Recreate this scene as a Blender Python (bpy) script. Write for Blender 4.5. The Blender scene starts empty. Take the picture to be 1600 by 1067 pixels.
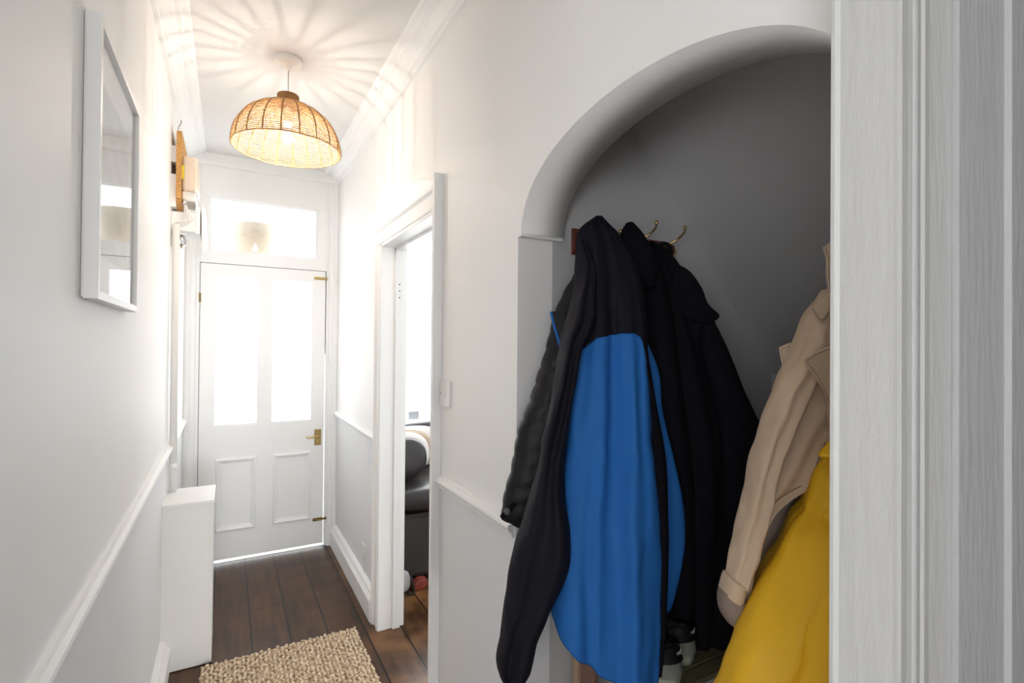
import bpy, bmesh, math, random
from math import sin, cos, pi, tan, atan, radians
from mathutils import Vector, Matrix, noise
random.seed(7)
C = bpy.context.scene.collection
SC = bpy.context.scene

# ------------------------------------------------------------------ camera
FPX, YAW, PITCH, ROLL, EYE = 793.04, 0.511, 0.0082, 0.0084, 1.5
def cam_dir(x, y):
    """direction in the world of the picture ray with slopes x (right), y (down)"""
    c, s = cos(ROLL), sin(ROLL); x, y = c*x + s*y, -s*x + c*y
    z = 1.0
    c, s = cos(PITCH), sin(PITCH); y, z = c*y - s*z, s*y + c*z
    c, s = cos(YAW), sin(YAW)
    return Vector((c*x + s*z, -s*x + c*z, -y))
O0 = cam_dir(0, 0)
AX = cam_dir(1, 0) - O0; AY = -(cam_dir(0, 1) - O0); AZ = -O0
cam_data = bpy.data.cameras.new('camera'); cam = bpy.data.objects.new('camera', cam_data); C.objects.link(cam)
M = Matrix((AX.normalized(), AY.normalized(), AZ.normalized())).transposed().to_4x4()
M.translation = Vector((0, 0, EYE)); cam.matrix_world = M
cam_data.sensor_width = 36.0; cam_data.lens = 36.0*FPX/1600.0
cam_data.clip_start = 0.02; cam_data.clip_end = 200
SC.camera = cam

# ------------------------------------------------------------------ light and exposure
SC.view_settings.view_transform = 'Standard'; SC.view_settings.look = 'None'
SC.view_settings.gamma = 1.0; SC.view_settings.exposure = 2.26
SC.view_settings.use_curve_mapping = False
SC.cycles.max_bounces = 12; SC.cycles.diffuse_bounces = 6; SC.cycles.transparent_max_bounces = 16
SC.cycles.use_denoising = True
w = bpy.data.worlds.new('daylight'); SC.world = w; w.use_nodes = True
bg = w.node_tree.nodes['Background']; bg.inputs[0].default_value = (0.93, 0.97, 1.0, 1); bg.inputs[1].default_value = 0.75
def area(name, loc, rot, sx, sy, power, col=(1, 1, 1)):
    l = bpy.data.lights.new(name, 'AREA'); l.shape = 'RECTANGLE'; l.size = sx; l.size_y = sy
    l.energy = power; l.color = col
    o = bpy.data.objects.new(name, l); o.location = loc; o.rotation_euler = rot; C.objects.link(o); return o
# daylight outside the front door, the living room bay and the window of the back room
area('daylight_front_door', (0.235, 4.9, 1.45), (radians(-90), 0, 0), 1.3, 2.7, 3.0, (0.92, 0.97, 1))
area('daylight_living_room', (1.8, 4.45, 1.7), (radians(-90), 0, 0), 2.2, 1.9, 15, (0.94, 0.98, 1))
area('daylight_back_room', (0.2, -9.15, 1.55), (radians(90), 0, 0), 2.2, 1.7, 78, (0.95, 0.98, 1))
area('daylight_back_room_side', (-1.85, -1.65, 1.55), (0, radians(-90), 0), 1.4, 1.9, 8, (0.97, 0.985, 1))

# ------------------------------------------------------------------ materials
def nodes(name):
    m = bpy.data.materials.new(name); m.use_nodes = True
    nt = m.node_tree; return m, nt, nt.nodes['Principled BSDF']
def mat(name, col, rough=0.5, metal=0.0, bump=0.0, bscale=40.0, var=0.0, vscale=6.0, spec=None, stretch=None, sheen=0.0, detail=4.0):
    m, nt, b = nodes(name)
    b.inputs['Base Color'].default_value = (*col, 1); b.inputs['Roughness'].default_value = rough
    b.inputs['Metallic'].default_value = metal
    if spec is not None: b.inputs['Specular IOR Level'].default_value = spec
    if sheen: b.inputs['Sheen Weight'].default_value = sheen
    tc = nt.nodes.new('ShaderNodeTexCoord'); mp = nt.nodes.new('ShaderNodeMapping')
    nt.links.new(tc.outputs['Object'], mp.inputs[0])
    if stretch: mp.inputs['Scale'].default_value = stretch
    if bump:
        n = nt.nodes.new('ShaderNodeTexNoise'); n.inputs['Scale'].default_value = bscale; n.inputs['Detail'].default_value = detail
        bp = nt.nodes.new('ShaderNodeBump'); bp.inputs['Strength'].default_value = bump; bp.inputs['Distance'].default_value = 0.004
        nt.links.new(mp.outputs[0], n.inputs['Vector']); nt.links.new(n.outputs['Fac'], bp.inputs['Height'])
        nt.links.new(bp.outputs[0], b.inputs['Normal'])
    if var:
        n = nt.nodes.new('ShaderNodeTexNoise'); n.inputs['Scale'].default_value = vscale; n.inputs['Detail'].default_value = 5
        r = nt.nodes.new('ShaderNodeValToRGB')
        r.color_ramp.elements[0].position = 0.3; r.color_ramp.elements[1].position = 0.7
        r.color_ramp.elements[0].color = (*[max(0, c*(1-var)) for c in col], 1)
        r.color_ramp.elements[1].color = (*[min(1, c*(1+var)) for c in col], 1)
        nt.links.new(mp.outputs[0], n.inputs['Vector']); nt.links.new(n.outputs['Fac'], r.inputs[0]); nt.links.new(r.outputs[0], b.inputs['Base Color'])
    return m
def wall_paint(name, upper, lower, zsplit):
    """two paints that meet behind the dado rail"""
    m, nt, b = nodes(name); b.inputs['Roughness'].default_value = 0.55; b.inputs['Specular IOR Level'].default_value = 0.3
    g = nt.nodes.new('ShaderNodeNewGeometry'); s = nt.nodes.new('ShaderNodeSeparateXYZ'); nt.links.new(g.outputs['Position'], s.inputs[0])
    gt = nt.nodes.new('ShaderNodeMath'); gt.operation = 'GREATER_THAN'; gt.inputs[1].default_value = zsplit; nt.links.new(s.outputs['Z'], gt.inputs[0])
    mx = nt.nodes.new('ShaderNodeMix'); mx.data_type = 'RGBA'; nt.links.new(gt.outputs[0], mx.inputs[0])
    mx.inputs[6].default_value = (*lower, 1); mx.inputs[7].default_value = (*upper, 1); nt.links.new(mx.outputs[2], b.inputs['Base Color'])
    n = nt.nodes.new('ShaderNodeTexNoise'); n.inputs['Scale'].default_value = 14; n.inputs['Detail'].default_value = 6
    bp = nt.nodes.new('ShaderNodeBump'); bp.inputs['Strength'].default_value = 0.12; bp.inputs['Distance'].default_value = 0.006
    nt.links.new(g.outputs['Position'], n.inputs['Vector']); nt.links.new(n.outputs['Fac'], bp.inputs['Height']); nt.links.new(bp.outputs[0], b.inputs['Normal'])
    return m
WHITE = (0.94, 0.935, 0.925)
GREY = (0.83, 0.84, 0.855)
M_wall = wall_paint('wall paint white over pale grey', WHITE, GREY, 0.975)
M_plain = mat('matt white emulsion', WHITE, 0.6, bump=0.12, bscale=14, spec=0.3)
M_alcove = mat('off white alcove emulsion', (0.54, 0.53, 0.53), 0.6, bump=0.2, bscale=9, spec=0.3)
M_ceil = mat('ceiling white', (0.80, 0.795, 0.785), 0.65, spec=0.2)
M_gloss = mat('white satin woodwork', (0.93, 0.93, 0.925), 0.5, spec=0.22, bump=0.06, bscale=30, stretch=(6, 6, 1))
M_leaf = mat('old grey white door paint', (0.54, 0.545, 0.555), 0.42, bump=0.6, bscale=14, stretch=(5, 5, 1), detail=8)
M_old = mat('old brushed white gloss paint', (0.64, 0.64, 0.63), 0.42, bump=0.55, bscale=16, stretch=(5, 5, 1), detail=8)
M_box = mat('cream white painted boxing', (0.83, 0.82, 0.79), 0.45)
M_plastic = mat('white plastic', (0.86, 0.85, 0.83), 0.3)
M_cream = mat('cream plastic', (0.78, 0.68, 0.55), 0.35)
M_brass = mat('aged brass', (0.55, 0.40, 0.16), 0.28, metal=1.0)
M_dkbrass = mat('dark brass', (0.30, 0.21, 0.08), 0.4, metal=1.0)
M_chrome = mat('dull chrome', (0.6, 0.6, 0.62), 0.25, metal=1.0)
M_mahog = mat('mahogany stained wood', (0.13, 0.028, 0.016), 0.3, bump=0.1, bscale=30, stretch=(1, 6, 6), var=0.35, vscale=20)
M_pine = mat('pale bare wood', (0.47, 0.32, 0.21), 0.6, var=0.18, vscale=14, stretch=(6, 6, 1))
M_slat = mat('olive stained slat wood', (0.13, 0.115, 0.055), 0.6, var=0.2, vscale=14, stretch=(1, 6, 6))
M_brownwood = mat('brown rack wood', (0.22, 0.12, 0.085), 0.6, var=0.2, vscale=14, stretch=(6, 6, 1))
M_ply = mat('chipboard', (0.62, 0.33, 0.10), 0.7, bump=0.4, bscale=160, var=0.45, vscale=160)
M_rattan = mat('honey coloured paper rope', (0.62, 0.38, 0.17), 0.7, var=0.3, vscale=60)
M_rattan_d = mat('brown cane rib', (0.38, 0.20, 0.075), 0.7, var=0.2, vscale=60)
M_black = mat('black fabric', (0.006, 0.005, 0.008), 0.85, bump=0.25, bscale=60, spec=0.12)
M_navy = mat('blue black shell fabric', (0.0075, 0.0065, 0.012), 0.75, bump=0.25, bscale=40, spec=0.2)
M_quilt = mat('black quilted nylon', (0.011, 0.010, 0.013), 0.5, bump=0.35, bscale=50, spec=0.3)
M_blue = mat('royal blue shell fabric', (0.022, 0.145, 0.46), 0.7, bump=0.3, bscale=22, spec=0.2, detail=6)
M_trench = mat('beige cotton gabardine', (0.54, 0.41, 0.29), 0.8, bump=0.25, bscale=25, spec=0.2, var=0.05)
M_lining = mat('brown beige lining', (0.25, 0.19, 0.155), 0.8, bump=0.2, bscale=30, spec=0.2)
M_stitch = mat('tan stitching', (0.27, 0.19, 0.13), 0.8)
M_yellow = mat('mustard yellow rubberised fabric', (0.74, 0.42, 0.014), 0.55, bump=0.3, bscale=18, spec=0.3, detail=6)
M_leather = mat('dark brown leather', (0.022, 0.018, 0.018), 0.33, bump=0.3, bscale=60)
M_sofa = mat('charcoal sofa fabric', (0.035, 0.03, 0.028), 0.7, bump=0.3, bscale=120)
M_cushw = mat('white cushion cotton', (0.78, 0.74, 0.71), 0.8)
M_cushb = mat('beige cushion cotton', (0.45, 0.36, 0.26), 0.8)
M_shoew = mat('worn white leather', (0.42, 0.43, 0.37), 0.6, var=0.12, vscale=40)
M_shoed = mat('black heel tab leather', (0.012, 0.012, 0.015), 0.6)
M_shoel = mat('dark shoe lining', (0.03, 0.028, 0.026), 0.9)
M_sole = mat('grey white rubber sole', (0.35, 0.36, 0.27), 0.7)
M_letter = mat('white lettering', (0.6, 0.6, 0.6), 0.6)
M_mount = mat('white mount card', (0.83, 0.84, 0.84), 0.8)
M_frame = mat('white lacquered frame', (0.88, 0.87, 0.86), 0.4)
M_red = mat('pinkish red plastic', (0.26, 0.045, 0.03), 0.5)
M_bag = mat('grey white bag', (0.5, 0.5, 0.5), 0.7)
M_strap = mat('dark strap', (0.02, 0.018, 0.018), 0.8)
M_linen = mat('cream linen shade', (0.47, 0.41, 0.33), 0.85, bump=0.3, bscale=60, stretch=(4, 4, 1), var=0.12, vscale=50)
M_greybox = mat('pale grey card', (0.5, 0.52, 0.56), 0.8)
M_flex = mat('white flex', (0.75, 0.72, 0.70), 0.5)
M_yel_tag = mat('yellow sticker', (0.85, 0.72, 0.06), 0.6)
M_dark = mat('dark gap', (0.03, 0.022, 0.018), 0.9)

def glass(name, rough=0.02, tint=(1, 1, 1), gloss=None):
    m = bpy.data.materials.new(name); m.use_nodes = True; nt = m.node_tree
    nt.nodes.remove(nt.nodes['Principled BSDF']); out = nt.nodes['Material Output']
    t = nt.nodes.new('ShaderNodeBsdfTransparent'); t.inputs[0].default_value = (*tint, 1)
    g = nt.nodes.new('ShaderNodeBsdfGlossy'); g.inputs['Roughness'].default_value = rough
    lw = nt.nodes.new('ShaderNodeLayerWeight'); lw.inputs[0].default_value = 0.5
    pw = nt.nodes.new('ShaderNodeMath'); pw.operation = 'POWER'; pw.inputs[1].default_value = 5; nt.links.new(lw.outputs['Facing'], pw.inputs[0])
    fr = nt.nodes.new('ShaderNodeMath'); fr.operation = 'MULTIPLY_ADD'; fr.inputs[1].default_value = 0.94; fr.inputs[2].default_value = 0.04; nt.links.new(pw.outputs[0], fr.inputs[0])
    mx = nt.nodes.new('ShaderNodeMixShader'); nt.links.new(fr.outputs[0], mx.inputs[0])
    nt.links.new(t.outputs[0], mx.inputs[1]); nt.links.new(g.outputs[0], mx.inputs[2]); nt.links.new(mx.outputs[0], out.inputs[0])
    return m
M_glass = glass('clear glass'); M_frost = glass('obscured glass', 0.15)
def emit(name, col, s):
    m = bpy.data.materials.new(name); m.use_nodes = True; nt = m.node_tree
    nt.nodes.remove(nt.nodes['Principled BSDF']); e = nt.nodes.new('ShaderNodeEmission')
    e.inputs[0].default_value = (*col, 1); e.inputs[1].default_value = s; nt.links.new(e.outputs[0], nt.nodes['Material Output'].inputs[0]); return m
M_filament = emit('glowing filament', (1.0, 0.90, 0.78), 55)

def floor_material():
    m, nt, b = nodes('dark stained floorboards'); L = nt.links; N = nt.nodes
    def math_(op, a, b_=None):
        n = N.new('ShaderNodeMath'); n.operation = op
        if isinstance(a, (int, float)): n.inputs[0].default_value = a
        else: L.new(a, n.inputs[0])
        if b_ is not None:
            if isinstance(b_, (int, float)): n.inputs[1].default_value = b_
            else: L.new(b_, n.inputs[1])
        return n.outputs[0]
    tc = N.new('ShaderNodeTexCoord'); s = N.new('ShaderNodeSeparateXYZ'); L.new(tc.outputs['Object'], s.inputs[0])
    x = math_('DIVIDE', math_('ADD', s.outputs['X'], 1.75 - 0.124), 0.175)
    idx = math_('FLOOR', x); fr = math_('FRACT', x)
    edge = math_('MINIMUM', fr, math_('SUBTRACT', 1.0, fr))
    wn = N.new('ShaderNodeTexWhiteNoise'); wn.noise_dimensions = '1D'; L.new(idx, wn.inputs['W'])
    # end joints
    yj = math_('DIVIDE', math_('ADD', s.outputs['Y'], math_('MULTIPLY', wn.outputs['Value'], 2.3)), 2.4)
    fy = math_('FRACT', yj); ey = math_('MULTIPLY', math_('MINIMUM', fy, math_('SUBTRACT', 1.0, fy)), 13.7)
    gap = math_('MINIMUM', math_('LESS_THAN', math_('MINIMUM', edge, ey), 0.026), 1.0)
    mp = N.new('ShaderNodeMapping'); mp.inputs['Scale'].default_value = (14, 1.3, 1); L.new(tc.outputs['Object'], mp.inputs[0])
    cmb = N.new('ShaderNodeCombineXYZ'); L.new(math_('MULTIPLY', wn.outputs['Value'], 37.0), cmb.inputs[1])
    va = N.new('ShaderNodeVectorMath'); va.operation = 'ADD'; L.new(mp.outputs[0], va.inputs[0]); L.new(cmb.outputs[0], va.inputs[1])
    n1 = N.new('ShaderNodeTexNoise'); n1.inputs['Scale'].default_value = 2.2; n1.inputs['Detail'].default_value = 5; b.inputs['Specular IOR Level'].default_value = 0.32; L.new(va.outputs[0], n1.inputs['Vector'])
    n2 = N.new('ShaderNodeTexNoise'); n2.inputs['Scale'].default_value = 5.0; n2.inputs['Detail'].default_value = 4; L.new(tc.outputs['Object'], n2.inputs['Vector'])
    r1 = N.new('ShaderNodeValToRGB'); e = r1.color_ramp.elements
    e[0].position = 0.28; e[0].color = (0.026, 0.011, 0.005, 1); e[1].position = 0.72; e[1].color = (0.100, 0.043, 0.016, 1)
    L.new(n1.outputs['Fac'], r1.inputs[0])
    # worn honey patches, most of them along the doorway side
    wear = N.new('ShaderNodeMapRange'); wear.inputs[1].default_value = 0.30; wear.inputs[2].default_value = 0.9; L.new(s.outputs['X'], wear.inputs[0])
    r2 = N.new('ShaderNodeValToRGB'); r2.color_ramp.elements[0].position = 0.42; r2.color_ramp.elements[1].position = 0.66; L.new(n2.outputs['Fac'], r2.inputs[0])
    wf = math_('MULTIPLY', math_('ADD', math_('MULTIPLY', wear.outputs[0], 0.8), 0.12), r2.outputs[0])
    mx = N.new('ShaderNodeMix'); mx.data_type = 'RGBA'; L.new(wf, mx.inputs[0]); L.new(r1.outputs[0], mx.inputs[6]); mx.inputs[7].default_value = (0.20, 0.095, 0.035, 1)
    # board to board tone
    hs = N.new('ShaderNodeHueSaturation'); L.new(mx.outputs[2], hs.inputs['Color']); L.new(math_('ADD', math_('MULTIPLY', wn.outputs['Value'], 0.5), 0.75), hs.inputs['Value'])
    mg = N.new('ShaderNodeMix'); mg.data_type = 'RGBA'; L.new(gap, mg.inputs[0]); L.new(hs.outputs[0], mg.inputs[6]); mg.inputs[7].default_value = (0.006, 0.004, 0.003, 1)
    L.new(mg.outputs[2], b.inputs['Base Color'])
    L.new(math_('ADD', math_('MULTIPLY', n1.outputs['Fac'], 0.12), 0.24), b.inputs['Roughness'])
    h = math_('SUBTRACT', math_('MULTIPLY', n1.outputs['Fac'], 0.05), gap)
    bp = N.new('ShaderNodeBump'); bp.inputs['Strength'].default_value = 0.5; bp.inputs['Distance'].default_value = 0.003; L.new(h, bp.inputs['Height']); L.new(bp.outputs[0], b.inputs['Normal'])
    return m
M_floor = floor_material()
def jute_material():
    m, nt, b = nodes('braided jute'); b.inputs['Roughness'].default_value = 0.9
    at = nt.nodes.new('ShaderNodeTexCoord')
    n = nt.nodes.new('ShaderNodeTexNoise'); n.inputs['Scale'].default_value = 55; n.inputs['Detail'].default_value = 3; nt.links.new(at.outputs['Object'], n.inputs['Vector'])
    r = nt.nodes.new('ShaderNodeValToRGB'); e = r.color_ramp.elements
    e[0].position = 0.3; e[0].color = (0.38, 0.24, 0.125, 1); e[1].position = 0.62; e[1].color = (0.86, 0.70, 0.52, 1)
    nt.links.new(n.outputs['Fac'], r.inputs[0]); nt.links.new(r.outputs[0], b.inputs['Base Color'])
    n2 = nt.nodes.new('ShaderNodeTexNoise'); n2.inputs['Scale'].default_value = 300; nt.links.new(at.outputs['Object'], n2.inputs['Vector'])
    bp = nt.nodes.new('ShaderNodeBump'); bp.inputs['Strength'].default_value = 0.5; bp.inputs['Distance'].default_value = 0.002
    nt.links.new(n2.outputs['Fac'], bp.inputs['Height']); nt.links.new(bp.outputs[0], b.inputs['Normal'])
    return m
M_jute = jute_material()
def print_material():
    m, nt, b = nodes('grey architectural print'); b.inputs['Roughness'].default_value = 0.7
    at = nt.nodes.new('ShaderNodeTexCoord'); mp = nt.nodes.new('ShaderNodeMapping'); mp.inputs['Rotation'].default_value = (radians(35), 0, 0)
    nt.links.new(at.outputs['Object'], mp.inputs[0])
    wv = nt.nodes.new('ShaderNodeTexWave'); wv.inputs['Scale'].default_value = 3.2; wv.bands_direction = 'Z'; wv.inputs['Distortion'].default_value = 0.0
    nt.links.new(mp.outputs[0], wv.inputs['Vector'])
    r = nt.nodes.new('ShaderNodeValToRGB'); e = r.color_ramp.elements; e[0].position = 0.0; e[0].color = (0.47, 0.50, 0.50, 1); e[1].position = 0.97; e[1].color = (0.58, 0.60, 0.60, 1)
    nt.links.new(wv.outputs['Fac'], r.inputs[0]); nt.links.new(r.outputs[0], b.inputs['Base Color'])
    return m
M_print = print_material()

# ------------------------------------------------------------------ mesh helpers
def obj(name, bm, material, parent=None, smooth=False, bevel=0.0):
    bmesh.ops.recalc_face_normals(bm, faces=bm.faces)
    me = bpy.data.meshes.new(name); bm.to_mesh(me); bm.free()
    o = bpy.data.objects.new(name, me); C.objects.link(o)
    for m in (material if isinstance(material, (list, tuple)) else [material]): me.materials.append(m)
    if smooth:
        for p in me.polygons: p.use_smooth = True
    if bevel:
        b = o.modifiers.new('bevel', 'BEVEL'); b.width = bevel; b.segments = 2; b.limit_method = 'ANGLE'; b.angle_limit = radians(40)
    if parent: parent_to(o, parent)
    return o
def parent_to(o, p):
    o.parent = p; o.matrix_parent_inverse = Matrix.Translation(-world_loc(p))
def world_loc(p):
    l = Vector(p.location)
    if p.parent: l = l   # parts of parts keep world coordinates in their own mesh
    return l
def thing(name, label, cat, loc=(0, 0, 0), group=None):
    o = bpy.data.objects.new(name, None); C.objects.link(o); o.location = loc; o.empty_display_size = 0.05
    o['label'] = label; o['category'] = cat
    if group: o['group'] = group
    return o
def tag(o, label, cat, group=None):
    o['label'] = label; o['category'] = cat
    if group: o['group'] = group
    return o
def struct(o):
    o['kind'] = 'structure'; return o
def box(bm, x0, x1, y0, y1, z0, z1):
    v = [bm.verts.new((x, y, z)) for x in (x0, x1) for y in (y0, y1) for z in (z0, z1)]
    for f in ((0, 1, 3, 2), (4, 6, 7, 5), (0, 4, 5, 1), (2, 3, 7, 6), (0, 2, 6, 4), (1, 5, 7, 3)): bm.faces.new([v[i] for i in f])
    return v
def boxes(*bs):
    bm = bmesh.new()
    for b in bs: box(bm, *b)
    return bm
def prism(bm, poly, p0, p1, ax, ay):
    """extrude a 2D polygon (in axes ax, ay) from p0 to p1"""
    p0, p1, ax, ay = Vector(p0), Vector(p1), Vector(ax), Vector(ay)
    a = [bm.verts.new(p0 + ax*x + ay*y) for x, y in poly]; b = [bm.verts.new(p1 + ax*x + ay*y) for x, y in poly]
    n = len(poly); bm.faces.new(a[::-1]); bm.faces.new(b)
    for i in range(n): bm.faces.new((a[i], a[(i+1) % n], b[(i+1) % n], b[i]))
def lathe(bm, prof, center, n=32, axis='Z', close=True):
    c = Vector(center); rings = []
    for r, h in prof:
        ring = []
        for i in range(n):
            a = 2*pi*i/n
            p = {'Z': (r*cos(a), r*sin(a), h), 'Y': (r*cos(a), h, r*sin(a)), 'X': (h, r*cos(a), r*sin(a))}[axis]
            ring.append(bm.verts.new(c + Vector(p)))
        rings.append(ring)
    for k in range(len(rings)-1):
        for i in range(n): bm.faces.new((rings[k][i], rings[k][(i+1) % n], rings[k+1][(i+1) % n], rings[k+1][i]))
    if close: bm.faces.new(rings[0][::-1]); bm.faces.new(rings[-1])
def tube(bm, pts, r, n=8, closed=False):
    pts = [Vector(p) for p in pts]; rings = []; m = len(pts)
    up = Vector((0, 0, 1))
    for i, p in enumerate(pts):
        if closed: t = pts[(i+1) % m] - pts[i-1]
        else: t = pts[min(i+1, m-1)] - pts[max(i-1, 0)]
        t.normalize(); u = up if abs(t.dot(up)) < 0.9 else Vector((1, 0, 0))
        a = t.cross(u).normalized(); b = t.cross(a).normalized()
        rr = r[i] if isinstance(r, (list, tuple)) else r
        rings.append([bm.verts.new(p + a*rr*cos(2*pi*k/n) + b*rr*sin(2*pi*k/n)) for k in range(n)])
    for i in range(m if closed else m-1):
        A, B = rings[i], rings[(i+1) % m]
        for k in range(n): bm.faces.new((A[k], A[(k+1) % n], B[(k+1) % n], B[k]))
    if not closed: bm.faces.new(rings[0][::-1]); bm.faces.new(rings[-1])
def spline(pts, n=8):
    """Catmull-Rom through points"""
    pts = [Vector(p) for p in pts]; out = []
    for i in range(len(pts)-1):
        p0, p1, p2, p3 = pts[max(i-1, 0)], pts[i], pts[i+1], pts[min(i+2, len(pts)-1)]
        for k in range(n):
            t = k/n; out.append(0.5*((2*p1) + (p2-p0)*t + (2*p0-5*p1+4*p2-p3)*t*t + (3*p1-p0-3*p2+p3)*t**3))
    out.append(pts[-1]); return out
def ellipsoid(bm, c, rx, ry, rz, rot=None, nu=12, nv=8, pw=1.0):
    def sp(v): return math.copysign(abs(v)**pw, v)
    c = Vector(c); rot = rot or Matrix.Identity(3); rows = []
    top = bm.verts.new(c + rot @ Vector((0, 0, rz))); bot = bm.verts.new(c + rot @ Vector((0, 0, -rz)))
    for j in range(1, nv):
        ph = pi*j/nv; rows.append([bm.verts.new(c + rot @ Vector((rx*sp(sin(ph))*sp(cos(2*pi*i/nu)), ry*sp(sin(ph))*sp(sin(2*pi*i/nu)), rz*sp(cos(ph))))) for i in range(nu)])
    for i in range(nu):
        bm.faces.new((top, rows[0][i], rows[0][(i+1) % nu])); bm.faces.new((bot, rows[-1][(i+1) % nu], rows[-1][i]))
        for j in range(len(rows)-1): bm.faces.new((rows[j][i], rows[j+1][i], rows[j+1][(i+1) % nu], rows[j][(i+1) % nu]))

RIGHT = Vector((cos(YAW), -sin(YAW), 0)); FWD = Vector((sin(YAW), cos(YAW), 0))
def P(u, v, d):
    """world point at distance d along the optical axis on the sight line of a measured point"""
    return Vector((0, 0, EYE)) + cam_dir((u-800)/FPX, (v-533.5)/FPX)*d
def lerp_rows(rows, v):
    if v <= rows[0][0]: return rows[0][1:]
    if v >= rows[-1][0]: return rows[-1][1:]
    for i in range(len(rows)-1):
        a, b = rows[i], rows[i+1]
        if a[0] <= v <= b[0]:
            t = (v-a[0])/(b[0]-a[0]); z = rows[max(i-1, 0)]; y = rows[min(i+2, len(rows)-1)]
            out = []
            for k in range(1, len(a)):
                m1 = (b[k]-z[k])/max(b[0]-z[0], 1e-6)*(b[0]-a[0]); m2 = (y[k]-a[k])/max(y[0]-a[0], 1e-6)*(b[0]-a[0])
                out.append((2*t**3-3*t*t+1)*a[k] + (t**3-2*t*t+t)*m1 + (-2*t**3+3*t*t)*b[k] + (t**3-t*t)*m2)
            return out
def piecewise(pts):
    def f(s):
        if s <= pts[0][0]: return pts[0][1]
        for (a, fa), (b, fb) in zip(pts, pts[1:]):
            if s <= b:
                t = (s-a)/(b-a); return fa + (fb-fa)*t
        return pts[-1][1]
    return f
def garment(rows, top=None, bottom=None, folds=(), wrinkle=0.004, wscale=9.0, seed=0, nseg=96, nrow=70, quilt=None, square=0.8, spread=1.0):
    """a hanging piece of clothing: rows of (v, left, right, distance, half depth) set its size down its length;
       folds = (count, depth, phase, drift) are soft pleats that run down it"""
    bm = bmesh.new(); rings = []
    v0, v1 = rows[0][0], rows[-1][0]
    ph0 = seed*1.7
    for j in range(nrow+1):
        ring = []
        for i in range(nseg):
            a = 2*pi*i/nseg; cx = cos(a); sy = sin(a)
            cxs = math.copysign(abs(cx)**square, cx); sys_ = math.copysign(abs(sy)**square, sy)
            ta = top(cxs) if top else v0; tb = bottom(cxs) if bottom else v1
            v = ta + (tb-ta)*j/nrow
            uL, uR, d, t = lerp_rows(rows, v)
            c = P((uL+uR)/2, v, d); hw = max((uR-uL)/2/FPX*d, 0.001)
            k = (v-v0)/(v1-v0)
            off = 0
            for fo in folds:
                n, amp, ph, dr = fo[:4]; fade = min(1, k*2.5+0.15) if len(fo) == 4 else math.exp(-abs(k-fo[4])*9)
                off += amp*sin(n*cxs*pi + ph + dr*k)*fade
            p = c + RIGHT*hw*cxs + FWD*(t*sys_)
            front = -1 if sy < 0 else 1
            p += FWD*off*abs(sy)*(1 if sy < 0 else -1)
            wv = noise.noise_vector(Vector((p.x*wscale+seed*3.1, p.y*wscale, p.z*wscale*0.45)))
            w2 = noise.noise_vector(Vector((p.x*wscale*2.7+seed*5.1, p.y*wscale*2.7, p.z*wscale*1.8)))
            p += (wv + w2*0.35)*wrinkle
            if quilt:
                q = abs(sin(pi*(v + 6*cxs)/quilt[0])); p += (p-c).normalized()*quilt[1]*(q**0.3-1)
            ring.append(bm.verts.new(p))
        rings.append(ring)
    for j in range(nrow):
        for i in range(nseg): bm.faces.new((rings[j][i], rings[j][(i+1) % nseg], rings[j+1][(i+1) % nseg], rings[j+1][i]))
    for ring, dz in ((rings[0], 0.002), (rings[-1], 0.03)):
        c = Vector((0, 0, 0))
        for v in ring: c += v.co
        c /= nseg; c.z += dz; cv = bm.verts.new(c)
        for i in range(nseg): bm.faces.new((ring[i], ring[(i+1) % nseg], cv))
    return bm
def flap(pts, thick=0.004, smooth=0):
    """a cloth tab: an outline of measured points with their distances, given real thickness"""
    bm = bmesh.new(); A = [P(*p) for p in pts]
    if smooth: A = spline(A + [A[0]], smooth)[:-1]
    n = len(A)
    nrm = Vector((0, 0, 0)); c = sum(A, Vector((0, 0, 0)))/n
    for i in range(n): nrm += (A[i]-c).cross(A[(i+1) % n]-c)
    nrm.normalize()
    if nrm.dot(c - Vector((0, 0, EYE))) > 0: nrm = -nrm
    fr = [bm.verts.new(a + nrm*thick/2) for a in A]; bk = [bm.verts.new(a - nrm*thick/2) for a in A]
    mid = bm.verts.new(c + nrm*(thick*1.4)); mb = bm.verts.new(c - nrm*thick/2)
    for i in range(n):
        j = (i+1) % n
        bm.faces.new((fr[i], fr[j], mid)); bm.faces.new((bk[j], bk[i], mb)); bm.faces.new((fr[i], bk[i], bk[j], fr[j]))
    return bm
def path(pts, r, n=6, k=6):
    bm = bmesh.new(); tube(bm, spline([P(*p) for p in pts], k), r, n); return bm

# ================================================================== THE SETTING
XL, XR, YF, ZC = -0.25, 0.722, 3.985, 2.78
XJ, YC, YH = 0.600, 0.262, 0.330     # doorway the camera stands in: lining face, room side, hall side
struct(obj('floor', boxes((-3.2, 3.7, -9.2, 4.00, -0.05, 0.0)), M_floor))
struct(obj('ceiling', boxes((-3.2, 3.7, -9.2, 4.3, ZC, ZC+0.1)), M_ceil))
struct(obj('wall_left', boxes((XL-0.12, XL, YC, 4.2, 0, ZC)), M_wall))
# hall / living room wall with its doorway
struct(obj('wall_right', boxes((XR, 0.84, 1.257, 1.848, 0, ZC), (XR, 0.84, 1.848, 2.68, 2.03, ZC), (XR, 0.84, 2.68, 4.1, 0, ZC)), M_wall))
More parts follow.
